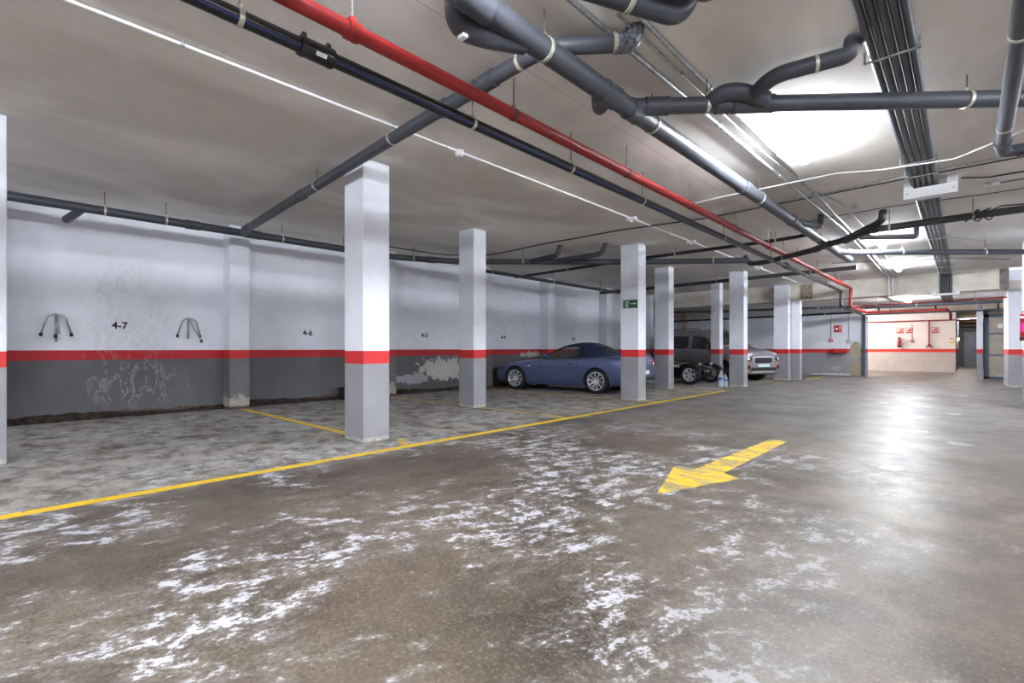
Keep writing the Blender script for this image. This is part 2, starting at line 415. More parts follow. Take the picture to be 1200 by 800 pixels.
# arrow
ar = [(-1.75, 3.53), (-1.43, 4.41), (-1.60, 4.52), (-1.585, 6.62), (-1.775, 6.60), (-1.85, 4.47), (-2.04, 4.47)]
o = build('painted_arrow', prism(bmesh.new(), ar, -.002, .0022), M['arrow']); tag(o, 'worn yellow direction arrow painted on the lane, pointing to the viewer', 'arrow')

# ================================================================== PIPES
def hanger(parent, x, y, z, r, rodmat='rod', wide=.03):
    bm = bmesh.new()
    lathe(bm, [(r + .006, -wide / 2), (r + .006, wide / 2), (r - .004, wide / 2), (r - .004, -wide / 2)], 24, 'y', (0, 0, 0), close=True)
    return bm
def place(bm, p, d):
    """turn a bmesh built along +Y so that it lies along direction d at point p"""
    d = Vector(d).normalized(); q = Vector((0, 1, 0)).rotation_difference(d)
    bmesh.ops.transform(bm, matrix=Matrix.Translation(Vector(p)) @ q.to_matrix().to_4x4(), verts=bm.verts); return bm
def along(pts, s):
    P = [Vector(p) for p in pts]; 
    for a, b in zip(P[:-1], P[1:]):
        L = (b - a).length
        if s <= L: return a + (b - a) * (s / L), (b - a).normalized()
        s -= L
    return P[-1], (P[-1] - P[-2]).normalized()
def pipe(name, label, cat, pts, r, mat, rad=.12, hang=(), coup=(), ceil=CE, seg=18, cm='clamp', group=None, cr=None, hookring=False):
    P = fillet(pts, rad)
    o = build(name, tb(P, r, seg), M[mat], smooth=True, angle=50); tag(o, label, cat, group)
    for s in hang:
        p, d = along(pts, s)
        bm = bmesh.new(); lathe(bm, [(r + .005, -.014), (r + .005, .014), (r - .003, .014), (r - .003, -.014)], 24, 'y', close=True)
        place(bm, p, d); box(bm, (p.x - .012, p.y - .012, p.z + r), (p.x + .012, p.y + .012, p.z + r + .03))
        c = build('pipe_clamp', bm, M[cm], o, smooth=True, angle=40)
        if ceil - p.z - r > .05:
            build('hanger_rod', tb([(p.x, p.y, p.z + r + .02), (p.x, p.y, ceil + .005)], .0055, 8), M['rod'], c)
            # small ceiling anchor plate is one piece with the rod's clamp
    for s in coup:
        if isinstance(s, tuple): s, ln = s
        else: ln = .13
        p, d = along(pts, s); k = cr or (r + .008)
        bm = bmesh.new(); lathe(bm, [(r - .004, -ln / 2), (k, -ln / 2), (k + .003, -ln / 2 + .01), (k, -ln / 2 + .022), (k, ln / 2 - .022), (k + .003, ln / 2 - .01), (k, ln / 2), (r - .004, ln / 2)], 28, 'y', close=True)
        place(bm, p, d); build('coupling', bm, M[mat], o, smooth=True, angle=50)
    return o

# --- black water pipe and red fire pipe along the lane
bp = [(-3.05, -6, 3.01), (-3.05, 19.25, 3.01), (-3.05, 19.25, 2.52), (-3.05, 20.0, 2.46), (-3.05, 23.3, 2.46)]
o = pipe('water_pipe', 'black plastic water pipe with blue stripe hung along the whole lane', 'pipe', bp, .046, 'black_pe', rad=.07,
     hang=[7.0, 8.8, 10.2, 11.75, 14.6, 17.4, 20.4, 23.0], coup=[])
for y in (1.45, 12.6):
    bm = bmesh.new(); lathe(bm, [(.04, -.11), (.060, -.11), (.064, -.09), (.060, -.075), (.060, .075), (.064, .09), (.060, .11), (.04, .11)], 28, 'y', (-3.05, y, 3.01), close=True)
    for dy in (-.08, .08): box(bm, (-3.065, y + dy - .014, 3.06), (-3.035, y + dy + .014, 3.10), .006)
    c = build('electrofusion_coupling', bm, M['black_pe'], o, smooth=True, angle=45)
    if y < 5:
        l = build('coupling_label', bx((-.001, -.034, -.012), (.001, .034, .012), .0), M['sign_white'], c)
        l.rotation_euler = (0, R(31.8), 0); l.location = (-3.05 + .85 * .0625, y + .01, 3.01 - .527 * .0625)
        for dz in (-.004, .003):
            k = build('label_print', bx((-.001, -.026, dz - .001), (.0016, .026, dz + .001), .0), M['ink'], c); k.rotation_euler = l.rotation_euler; k.location = l.location
build('blue_stripe', tb([(-3.0145, -6, 2.981), (-3.0145, 19.2, 2.981)], .0035, 6), M['blue'], o)
build('blue_stripe', tb([(-3.0885, -6, 3.036), (-3.0885, 19.2, 3.036)], .0035, 6), M['blue'], o)

rp = [(-2.78, -6, 3.075), (-2.78, 19.3, 3.075), (-2.80, 19.3, 2.50), (-2.80, 22.9, 2.48), (-.52, 23.0, 2.48), (-.45, 24.9, 2.46), (-.45, 25.0, 2.2)]
o = pipe('fire_pipe', 'red enamelled fire main running overhead down the lane then dropping at the beam', 'pipe', rp, .048, 'red_pipe', rad=.07,
     hang=[9.02, 10.88, 12.6, 14.4, 16.4, 18.4, 20.4, 22.6, 30.2], coup=[], cm='rod')
for y in (1.55, 10.2, 17.3):
    bm = bmesh.new(); lathe(bm, [(.04, -.04), (.060, -.04), (.062, -.012), (.056, 0), (.062, .012), (.060, .04), (.04, .04)], 24, 'y', (-2.78, y, 3.075), close=True)
    box(bm, (-2.80, y - .02, 3.12), (-2.76, y + .02, 3.16), .006); c = build('groove_coupling', bm, M['red_pipe'], o, smooth=True, angle=45)
    build('coupling_bolt', tb([(-2.78, y, 3.14), (-2.78, y, CE)], .006, 8), M['galv'], c)

pipe('fire_branch_pipe', 'thin red pipe crossing just below the beam from the fire main to the right pier', 'pipe', [(-2.76, 19.45, 2.52), (-2.6, 20.25, 2.555), (.86, 20.25, 2.60)], .022, 'red_pipe', rad=.05, hang=[1.2, 3.6], ceil=LC)
pipe('drain_pipe', 'blue-grey pipe hung level behind the thin red pipe beneath the lower ceiling', 'pipe', [(-10.0, 20.42, 2.69), (-9.4, 20.6, 2.69), (-3.43, 22.45, 2.69), (.86, 22.5, 2.64)], .05, 'grey_pvc', hang=[3, 6, 9, 11.5], ceil=LC)
pipe('drain_pipe', 'black pipe running level in front of the end wall signs', 'pipe', [(-12.6, 23.4, 2.44), (-3.5, 22.3, 2.46), (-3.1, 22.2, 2.46)], .04, 'black_pe', hang=[3.5, 7, 8.6], ceil=LC)

# --- big grey drain along the lane
bg = [(-2.12, -4, 3.12), (-2.09, 3.60, 3.115)]
o = pipe('drain_pipe', 'thick dark grey drain pipe running overhead along the lane from the top centre', 'pipe', [(-2.12, -4, 3.12), (-2.06, 3.7, 3.115), (-1.96, 11.95, 3.115), (-1.93, 13.2, 3.115)], .078, 'grey_pvc', rad=.1,
     hang=[6.55, 8.05 + .0, 11.0, 14.2], coup=[(5.9, .26), (7.35, .2), (7.72, .16), (10.4, .16), (12.6, .16)])
def elbow(parent, pts, r, mat='grey_pvc', name='elbow_branch', collar=True):
    P = fillet(pts, .12, 8); bm = tb(P, r, 18)
    e = build(name, bm, M[mat], parent, smooth=True, angle=50)
    return e
elbow(o, [(-2.27, 1.93, 3.4), (-2.26, 1.96, 3.07), (-2.19, 2.12, 3.06), (-2.10, 2.38, 3.10)], .074)
elbow(o, [(-2.08, 3.36, 3.10), (-2.28, 3.52, 3.10), (-2.29, 3.53, 3.39)], .050)
b = build('silver_patch', bx((-.03, -.02, -.012), (.03, .02, .012), .008), M['sign_white'], o); b.location = (-2.22, 1.96, 2.99)
elbow(o, [(-1.99, 8.7, 3.12), (-1.86, 9.35, 3.16), (-1.80, 9.6, 3.17), (-1.80, 9.62, 3.39)], .05)
elbow(o, [(-2.04, 10.0, 3.16), (-2.10, 10.29, 3.2), (-2.10, 10.3, 3.39)], .038)
# diagonal runs leaving it
o = pipe('drain_pipe', 'grey drain pipe leaving the thick pipe and crossing the upper right of the ceiling', 'pipe', [(-2.06, 3.72, 3.15), (-1.45, 4.28, 3.17), (.07, 5.60, 3.18), (2.6, 7.8, 3.2)], .0665, 'grey_pvc', rad=.05,
     hang=[.62, 2.75, 4.6], coup=[(.2, .2), (.75, .12), (1.0, .34)])
elbow(o, [(-1.36, 4.36, 3.18), (-1.10, 4.14, 3.22), (-.80, 4.26, 3.255), (-.62, 4.30, 3.26), (-.60, 4.31, 3.4)], .06)
e = build('pipe_strap', lathe(bmesh.new(), [(.065, -.012), (.065, .012), (.055, .012), (.055, -.012)], 24, 'y', close=True), M['clamp'], o)
e.rotation_euler = Vector((0, 1, 0)).rotation_difference(Vector((.28, .12, .03)).normalized()).to_euler(); e.location = (-.83, 4.247, 3.25)
elbow(o, [(-1.60, 4.16, 3.165), (-1.48, 4.12, 3.215), (-1.36, 4.20, 3.22), (-1.22, 4.40, 3.175)], .068)
pipe('drain_pipe', 'level grey pipe turning right off the thick pipe\'s far end toward the right pier', 'pipe', [(-1.97, 11.9, 3.115), (-1.72, 12.35, 3.12), (.80, 14.62, 3.12), (1.0, 14.8, 3.12)], .056, 'grey_pvc', rad=.2, hang=[1.5, 3.2], coup=[(.35, .12)])
# left diagonal
o = pipe('drain_pipe', 'grey drain pipe crossing the ceiling from the left wall pipe over the nearest pillar', 'pipe', [(-9.12, 3.06, 3.09), (-8.9, 3.0, 3.11), (-4.25, 2.80, 3.225), (-2.30, 2.72, 3.255), (-2.12, 2.78, 3.262), (-1.78, 3.08, 3.275)], .060, 'grey_pvc', rad=.1,
     hang=[3.1, 4.9, 6.7, 7.42], coup=[(.35, .2), (2.6, .14), (5.75, .12), (6.35, .14)])
e = elbow(o, [(-1.83, 3.04, 3.27), (-1.73, 3.12, 3.275), (-1.71, 3.13, 3.4)], .064, 'silver_tape', 'taped_elbow')
# top elbows
o = build('ceiling_drain_bend', tb(fillet([(-1.62, 2.30, 3.2), (-1.30, 2.95, 3.19), (-1.24, 2.97, 3.42)], .16), .075, 18), M['grey_pvc'], smooth=True, angle=50); tag(o, 'dark grey pipe bend entering the ceiling at the top edge, left one of two', 'pipe')
bm = lathe(bmesh.new(), [(.083, -.014), (.083, .014), (.07, .014), (.07, -.014)], 24, 'y', close=True); place(bm, (-1.47, 2.60, 3.195), (.32, .65, 0)); build('pipe_clamp', bm, M['clamp'], o, smooth=True, angle=40)
o = build('ceiling_drain_bend', tb(fillet([(-1.32, 2.20, 3.24), (-1.11, 2.93, 3.22), (-1.08, 2.97, 3.42)], .16), .066, 18), M['grey_pvc'], smooth=True, angle=50); tag(o, 'dark grey pipe bend entering the ceiling at the top edge, right one of two', 'pipe')
# wall pipe and its continuation
o = pipe('drain_pipe', 'long grey drain pipe high along the left wall, bending across the bays', 'pipe', [(-9.15, -6, 3.10), (-9.12, 6.1, 3.10), (-8.55, 7.35, 3.10), (-5.62, 10.15, 3.10), (-3.62, 11.72, 3.10)], .064, 'grey_pvc', rad=.25,
     hang=[7.2, 7.94, 9.7, 10.9, 12.5, 15.0, 17.4, 19.3], coup=[(6.0, .14), (8.3, .2), (9.2, .24), (12.9, .2), (16.2, .2)])
elbow(o, [(-9.12, .95, 3.08), (-9.35, .88, 3.02), (-9.55, .82, 2.98)], .055, name='capped_stub')
elbow(o, [(-7.4, 8.5, 3.10), (-6.62, 8.62, 3.17), (-6.55, 8.63, 3.40)], .055)
elbow(o, [(-7.0, 8.85, 3.10), (-5.80, 9.12, 3.17), (-5.70, 9.14, 3.40)], .055)
# cross run D
o = pipe('drain_pipe', 'dark pipe rising from under the black pipe to the crossing by the coiled cable', 'pipe', [(-3.66, 11.70, 3.22), (-3.60, 11.74, 3.02), (-3.30, 11.70, 3.01), (-2.16, 10.96, 3.03), (-1.90, 10.62, 3.03), (-1.62, 10.5, 3.06), (-1.10, 10.08, 3.18), (-1.02, 10.02, 3.22), (-1.0, 10.0, 3.40)], .056, 'dark_pipe', rad=.1, hang=[1.1], coup=[(1.95, .14), (2.3, .2)])
o = pipe('drain_pipe', 'long dark pipe crossing right under the cable tray, with coiled cable hung on it', 'pipe', [(-1.60, 10.5, 3.04), (-1.2, 10.02, 3.08), (.29, 10.16, 3.12), (2.6, 10.35, 3.16)], .055, 'dark_pipe', rad=.2, hang=[.9, 1.9, 2.6], coup=[])
o = pipe('drain_pipe', 'short pale-ended pipe stub beside the second ceiling lamp', 'pipe', [(-1.45, 11.1, 3.18), (-.78, 11.72, 3.2), (-.70, 11.80, 3.2), (-.69, 11.81, 3.40)], .05, 'dark_pipe', rad=.06)
# pipe A, B, C
pipe('conduit_pipe', 'thin charcoal pipe slanting near the left wall past the third pilaster', 'pipe', [(-8.66, 7.6, 3.02), (-8.72, 14.8, 3.02)], .045, 'dark_pipe', hang=[1, 3.5, 6])
pipe('conduit_pipe', 'thin charcoal pipe crossing above the blue car toward the thick drain', 'pipe', [(-9.7, 10.62, 3.2), (-5.41, 10.36, 3.2), (-2.84, 10.40, 3.2), (-2.3, 10.42, 3.22), (-2.02, 10.3, 3.22)], .036, 'black_pe', hang=[2, 5, 7, 7.6])
pipe('conduit_pipe', 'dark pipe crossing from above the black car to the red pipe before the beam', 'pipe', [(-10.1, 15.8, 3.2), (-7.17, 15.66, 3.2), (-2.07, 15.25, 3.2)], .055, 'dark_pipe', hang=[1.5, 4.4, 7], coup=[(5.0, .15)])
# right pipe
o = pipe('drain_pipe', 'blue-grey pipe running down the upper right corner with a clamped end', 'pipe', [(.22, -2, 3.0), (.24, 6.45, 3.0), (.26, 6.62, 2.99), (.60, 6.66, 2.99)], .052, 'grey_pvc', rad=.06, hang=[6.2, 7.9], coup=[(8.35, .10)])
bm = bmesh.new(); lathe(bm, [(.045, -.05), (.062, -.05), (.062, .05), (.045, .05)], 20, 'x', (.40, 6.66, 2.99), close=True); box(bm, (.36, 6.6, 2.93), (.5, 6.72, 2.945)); build('black_fitting', bm, M['black_pe'], o, smooth=True, angle=40)

# --- metal conduits and tray
def conduit(label, pts, r=.012, mat='galv', name='steel_conduit', rad=.04, clips=()):
    return pipe(name, label, 'conduit', pts, r, mat, rad=rad, hang=clips, seg=10, cm='galv')
z = CE - .022
def beamdrop(x, y0, xe): return [(x, y0, z), (xe, 19.3, z), (xe, 19.57, z), (xe, 19.57, 2.77), (xe + .02, 20.4, 2.77), (xe + .05, 24, 2.77)]
conduit('pale conduit left of the pair, running the lane beside the thick drain', [(-1.90, -3, z), (-1.86, 3.3, z)] + beamdrop(-1.70, 11, -1.83)[0:], .020, 'galv', clips=[6, 8, 10, 12.5, 15])
conduit('conduit just right of the palest one, running down the lane', [(-1.64, 8.4, z)] + beamdrop(-1.62, 11, -1.74)[0:], .016, clips=[2, 4, 7])
conduit('conduit beside the lamp row starting at the top junction box', [(-1.62, 2.75, z), (-1.62, 4.3, z), (-1.60, 6.6, z), (-1.62, 11, z)] + beamdrop(-1.62, 12, -1.66)[1:], .017, clips=[1.5, 3.5, 6, 9])
conduit('thin conduit paired tightly with the lamp-row conduit', [(-1.72, 2.9, z), (-1.70, 6.2, z), (-1.62, 7.9, z), (-1.42, 9.0, z), (-1.38, 11.5, z), (-1.50, 17.5, z), (-1.60, 19.3, z), (-1.60, 19.57, z), (-1.60, 19.57, 2.77), (-1.56, 24, 2.77)], .010, clips=[1, 3.2, 5])
o = conduit('thin white conduit carrying the smoke detectors over the bays', [(-4.24, -3, z), (-4.24, 19.5, z)], .013, 'white_pl', 'white_conduit', clips=[4, 6.5, 9, 12])
def detector(x, y, label):
    o = build('smoke_detector', lathe(bmesh.new(), [(0, -.055), (.028, -.054), (.045, -.04), (.05, -.02), (.05, 0), (.056, 0), (.056, .018), (0, .018)], 28, 'z', (x, y, z - .005)), M['white_pl'], smooth=True, angle=35); tag(o, label, 'smoke detector')
    build('detector_led', lathe(bmesh.new(), [(0, -.004), (.006, 0), (0, .004)], 8, 'z', (x + .035, y, z - .05)), M['sign_red'], o)
detector(-4.24, 3.69, 'round white smoke detector on the white conduit, nearest one')
for (y, l) in ((7.6, 'small white junction fitting on the white conduit left of the black pipe'), (10.1, 'small white fitting midway along the white conduit'), (14.6, 'farthest small white fitting on the white conduit')):
    o = build('junction_fitting', bx((-4.33, y - .035, z - .04), (-4.15, y + .035, z + .02), .01), M['white_pl']); tag(o, l, 'junction box')
    build('fitting_nut', lathe(bmesh.new(), [(0, -.03), (.02, -.03), (.02, 0), (0, 0)], 12, 'z', (-4.24, y, z - .035)), M['white_pl'], o)
for (x, y, l, s_) in ((-1.68, 2.66, 'grey junction box at the top edge where two conduits start', .05), (-1.30, 9.32, 'small steel junction box on the lamp-row conduits', .03), (-1.62, 8.25, 'small steel junction box where the cross conduit meets the lamp row', .04)):
    o = build('junction_box', bx((x - s_, y - s_ * 1.5, z - .03), (x + s_, y + s_ * 1.5, CE), .006), M['galv']); tag(o, l, 'junction box')
    build('box_cover', bx((x - s_ * .8, y - s_ * 1.3, z - .034), (x + s_ * .8, y + s_ * 1.3, z - .028), .002), M['galv'], o)
conduit('white cable crossing the ceiling to the right in front of the cable tray', [(-3.3, 7.5, z), (-2.6, 7.42, z), (-2.0, 7.33, z - .03), (-1.2, 7.36, z - .02), (-.75, 7.46, z - .06), (-.1, 7.40, 3.24), (.43, 7.27, z), (3, 7.1, z)], .009, 'white_pl', 'white_cable')
conduit('pair of grey conduits crossing the ceiling below the white cable, upper one', [(-3.3, 8.40, z), (-1.6, 8.30, z), (-.56, 8.18, z), (.5, 8.12, z), (3, 8.0, z)], .011, clips=[1.4, 2.2, 4])
conduit('pair of grey conduits crossing the ceiling below the white cable, lower one', [(-3.3, 8.48, z), (-1.6, 8.36, z), (-.56, 8.28, z), (.5, 8.26, z), (3, 8.2, z)], .009, 'dark_pipe')
conduit('dark thin conduit right of the white collar box', [(-.05, 8.75, z), (.2, 8.95, z), (3, 9.0, z)], .010, 'black_pe')
conduit('faint thin conduit crossing the ceiling behind the collar box', [(-2.2, 9.9, z), (-.9, 9.75, z), (.2, 10.5 - .6, z), (3, 9.9, z)], .006, 'dark_pipe')
conduit('thin dark conduit reaching the small emergency lamp from the right', [(.3, 9.35, z), (3, 9.25, z)], .008, 'dark_pipe')
conduit('thin dark cable line crossing the far ceiling before the beam', [(-2.6, 15.2, z), (-1.3, 15.8, z), (-.2, 16.4, z), (.8, 17.6, z)], .008, 'dark_pipe')
conduit('sagging black cable strung across the ceiling over the bays', [(-9.25, 5.3, 3.34), (-9.2, 6.4, 3.33), (-9.0, 7.4, 3.31), (-8.33, 8.24, 3.34), (-7.5, 8.15, 3.33), (-6.53, 8.10, 3.34), (-5.72, 8.19, 3.35), (-4.91, 8.16, 3.35), (-4.1, 8.3, 3.35), (-3.3, 8.44, 3.35)], .013, 'black_pe', 'black_cable', rad=.4)

# cable tray bundle of five pipes
o = empty('cable_conduit_bundle', (-.40, 8.0, 3.30)); tag(o, 'bundle of five dark conduits side by side running down the right ceiling to the beam', 'conduit')
for i in range(5):
    x = -.52 + i * .058
    pts = [(x, -3, 3.33), (x, 5.0, 3.33), (x - .01, 8.2, 3.33), (x - .03, 12, 3.33), (x - .06, 19.3, 3.33), (x - .06, 19.55, 3.29), (x - .06, 19.56, 2.76), (x - .06, 20.1, 2.74), (x - .06, 23.9, 2.74)]
    pts = [(a + .40, b - 8.0, c - 3.30) for a, b, c in pts]
    build('conduit_run', tb(fillet(pts, .05), .026, 12), M['dark_pipe'] if i % 2 else M['grey_pvc'], o, smooth=True, angle=50)
for y in (4.6, 7.45, 8.05, 11.2, 12.9, 15.0, 16.2, 17.6, 18.8):
    bm = bx((-.17, -.012, -.012), (.17, .012, -.004)); box(bm, (-.17, -.012, -.012), (-.155, .012, .08)); box(bm, (.155, -.012, -.012), (.17, .012, .08))
    b = build('support_strap', bm, M['galv'], o); b.location = (-.01 - .003 * (y - 4), y - 8, .005)
def collar(x, y, w, d, h, z0, label):
    o = empty('fire_collar', (x, y, z0)); tag(o, label, 'junction box')
    build('housing', bx((-w / 2, -d / 2, 0), (w / 2, d / 2, h * .55), .006), M['white_pl'], o)
    build('housing_cheek', bx((-w / 2, -d / 2 + .01, h * .5), (-w / 2 + .1, d / 2 - .01, h), .004), M['white_pl'], o); build('housing_cheek', bx((w / 2 - .1, -d / 2 + .01, h * .5), (w / 2, d / 2 - .01, h), .004), M['white_pl'], o)
    for sx in (-w / 2 + .04, w / 2 - .04):
        build('screw', lathe(bmesh.new(), [(0, -.004), (.006, -.003), (.008, 0)], 10, 'y', (sx, -d / 2, h * .28)), M['rod'], o)
collar(-.36, 8.62, .55, .18, .24, 3.14, 'white painted collar box around the five conduits, hanging mid-ceiling')
collar(-.46, 19.5, .62, .22, .10, 2.70, 'white collar box around the conduits at the foot of the beam')

# coiled cable
pts = []
for (cx, k) in ((.12, 0), (.24, 1)):
    for i in range(26):
        a = PI * 2 * i / 25 * .9 + 1.2; pts.append((cx + .045 * math.cos(a) + k * .0, 10.05 + .05 * math.sin(a * .5), 3.10 + .085 * math.sin(a)))
pts = [(-.02, 10.05, 3.02)] + pts + [(.36, 10.06, 3.19), (.7, 10.1, 3.17), (2.6, 10.3, 3.2)]
o = build('coiled_cable', tb(fillet(pts, .02, 3), .009, 8), M['black_pe'], smooth=True); tag(o, 'black cable looped in two coils over the long dark pipe at right', 'cable')

# ceiling lamps
def lamp(x, y, z1, label, mat='lamp', L=1.27, rz=0):
    o = empty('ceiling_lamp', (x, y, z1), rz); tag(o, label, 'ceiling lamp', None)
    bm = bx((-.035, -L / 2, -.05), (.035, L / 2, -.004), .008); box(bm, (-.03, -L / 2 + .25, -.006), (.03, -L / 2 + .33, 0)); box(bm, (-.03, L / 2 - .33, -.006), (.03, L / 2 - .25, 0))
    build('lamp_housing', bm, M['white_pl'], o)
    bm = bmesh.new(); n = 12; prof = [(.062 * math.cos(R(130) + R(280) * k / n), .055 * math.sin(R(130) + R(280) * k / n) - .088) for k in range(n + 1)]
    ra = [bm.verts.new((a, -L / 2 + .02, b)) for a, b in prof]; rb = [bm.verts.new((a, L / 2 - .02, b)) for a, b in prof]
    for k in range(n): bm.faces.new((ra[k], ra[k + 1], rb[k + 1], rb[k]))
    bm.faces.new(ra[::-1]); bm.faces.new(rb); bm.faces.new((ra[0], rb[0], rb[-1], ra[-1]))
    build('diffuser', bm, M[mat], o, smooth=True, angle=50)
lamp(-1.37, 5.82, CE, 'brightest lit tube lamp on the ceiling right of centre, nearest to the camera')
lamp(-1.30, 12.35, CE, 'lit tube lamp in the middle distance, left of the stub pipe')
lamp(-1.38, 16.6, CE, 'lit tube lamp on the hall ceiling just before the beam')
lamp(-1.45, 20.95, LC, 'lit tube lamp on the low ceiling just beyond the beam')
lamp(-1.37, 1.1, CE, 'tube lamp on the ceiling just above the top edge of the view')
lamp(-1.37, -2.2, CE, 'tube lamp on the ceiling behind the camera')
lamp(-1.37, -7.0, CE, 'added fill lamp, unseen, at the far end behind the camera')  # unseen lamp added as fill at the end of the lane row
for yy, l in ((-6, 'added fill lamp over the neighbouring aisle, farthest behind the camera'), (-2, 'added fill lamp over the neighbouring aisle, behind the camera'), (2, 'added fill lamp over the neighbouring aisle, level with the camera'), (6, 'added fill lamp over the neighbouring aisle, right of the brightest lamp'), (10, 'far added fill lamp over the neighbouring aisle'), (14, 'added fill lamp over the neighbouring aisle, farthest ahead')):
    lamp(3.6, yy, CE, l)  # unseen row of lamps added to lift the general light in the hall
lamp(-6.6, -4.4, CE, 'added fill lamp over the bays out of view on the left', rz=PI / 2)  # added out of view to brighten the left wall and the ceiling there

lamp(-4.3, 26.4, LC, 'warm tube lamp in the bright room past the steel frame', 'lamp_warm')
lamp(-4.6, 28.6, LC, 'second warm tube lamp in the bright room, nearer its far wall', 'lamp_warm')
lamp(2.2, 27.0, LC, 'warm tube lamp behind the glazed steel door', 'lamp_warm', .6)
lamp(.0, 38.4, LC, 'cold lamp at the end of the corridor', 'lamp', .4)
# small emergency light
o = build('emergency_light', bx((.17, 9.30, CE - .05), (.33, 9.40, CE), .01), M['white_pl']); tag(o, 'small white emergency light on the ceiling at right above the coiled cable', 'light')
build('light_lens', bx((.19, 9.29, CE - .045), (.25, 9.32, CE - .012), .004), plain('lens', (200, 170, 170), .2), o)

# ================================================================== SIGNS AND WALL FITTINGS
def ontext(name, s, size, loc, rot, mat, label, cat, bold=.0, parent=None):
    me = text_mesh(s, size, .0012, bold); o = link(name, me, M[mat], parent); o.location = loc; o.rotation_euler = rot
    if label: tag(o, label, cat)
    return o
def stencil(s, y, z_, label):
    # flat serifed figures: sans glyph with slab serifs drawn as one mesh, facing +X
    return ontext('bay_number', s, .155, (-10.197, y, z_), (R(90), 0, R(90)), 'ink', label, 'number', .004)
stencil('4-7', 1.53, 1.49, 'black stencilled 4-7 on the left wall between the two wall racks')
stencil('4-6', 4.66, 1.44, 'black stencilled 4-6 on the wall left of the nearest pillar')
stencil('4-5', 7.70, 1.45, 'black stencilled 4-5 on the wall above the flaking grey patch')
stencil('4-4', 10.62, 1.45, 'black stencilled 4-4 on the wall just above the blue car\'s bonnet')
stencil('4-3', 14.2, 1.45, 'black stencilled 4-3 on the wall above the blue car\'s soft top')

# exit sign on the pillar, facing -Y
o = build('exit_sign', bx((-5.495, 9.490, 1.985), (-5.15, 9.499, 2.165), .002), M['sign_green']); tag(o, 'green emergency exit sign with running figure and arrow on a pillar', 'sign')
bm = bmesh.new(); y = 9.4885
def pl(bm, poly, y0=9.4885, y1=9.492):
    a = [bm.verts.new((px, y0, pz)) for px, pz in poly]; b = [bm.verts.new((px, y1, pz)) for px, pz in poly]; n = len(poly)
    bm.faces.new(a); bm.faces.new(b[::-1])
    for i in range(n): bm.faces.new((a[i], b[i], b[(i + 1) % n], a[(i + 1) % n]))
for q in ([(-5.44, 2.01), (-5.36, 2.01), (-5.36, 2.02), (-5.44, 2.02)], [(-5.44, 2.02), (-5.43, 2.02), (-5.43, 2.135), (-5.44, 2.135)], [(-5.43, 2.125), (-5.37, 2.125), (-5.37, 2.135), (-5.43, 2.135)], [(-5.37, 2.08), (-5.36, 2.08), (-5.36, 2.135), (-5.37, 2.135)],
          [(-5.41, 2.085), (-5.39, 2.095), (-5.375, 2.06), (-5.395, 2.05)], [(-5.395, 2.05), (-5.38, 2.05), (-5.36, 2.03), (-5.37, 2.022)], [(-5.41, 2.03), (-5.40, 2.05), (-5.39, 2.045), (-5.40, 2.025)]): pl(bm, q)
lathe(bm, [(0, -.001), (.010, -.001), (.010, .002), (0, .002)], 14, 'y', (-5.395, 9.4895, 2.107))
build('running_figure', bm, M['sign_white'], o)
bm = bmesh.new(); pl(bm, [(-5.32, 2.073), (-5.23, 2.073), (-5.23, 2.058), (-5.18, 2.08), (-5.23, 2.102), (-5.23, 2.087), (-5.32, 2.087)]); build('arrow', bm, M['sign_white'], o)

# wall racks: folded tubular brackets on the left wall
def rack(y, z_, label, lean, flip=1):
    o = empty('wall_rack', (-10.2, y, z_)); tag(o, label, 'wall rack')
    build('bent_bar', tb(fillet([(.06, -.17, -.30), (.10, -.10, -.03), (.04, 0, 0), (.10, .10, -.03), (.06, .17, -.30)], .06), .014, 10), M['galv'], o, smooth=True)
    build('post', tb([(.012, 0, .015), (.012, 0, -.42 if not lean else -.36)], .016, 8), M['galv'], o, smooth=True)
    build('prop_bar', tb([(.04, 0, -.01), (.12, .03 * flip if not lean else .17, -.30 if not lean else -.38)], .013, 8), M['galv'], o, smooth=True)
    for (yy, zz, xx) in ((-.17, -.31, .06), (.17, -.31, .06), (-.015 if not lean else .18, -.335 if not lean else -.40, .12)):
        build('rubber_cap', lathe(bmesh.new(), [(0, -.03), (.02, -.028), (.022, .02), (0, .025)], 12, 'z', (xx, yy, zz)), M['black'], o, smooth=True)
rack(.76, 1.64, 'steel wall rack with three capped arms left of number 4-7', False)
rack(2.49, 1.65, 'steel wall rack with one leaning arm right of number 4-7', True)

# black crate on the floor by the wall
o = empty('plastic_crate', (-9.93, 5.44, 0), R(4)); tag(o, 'small dark blue-black plastic crate on the floor against the left wall', 'crate')
bm = bx((-.13, -.14, 0), (.13, .14, .25), .015); build('crate_body', bm, plain('dark_crate', (38, 44, 54), .5), o)
build('crate_rim', bx((-.145, -.155, .235), (.145, .155, .265), .008), M['black'], o)
build('handle_slot', bx((.128, .05, .03), (.134, .085, .12), .003), M['black'], o)

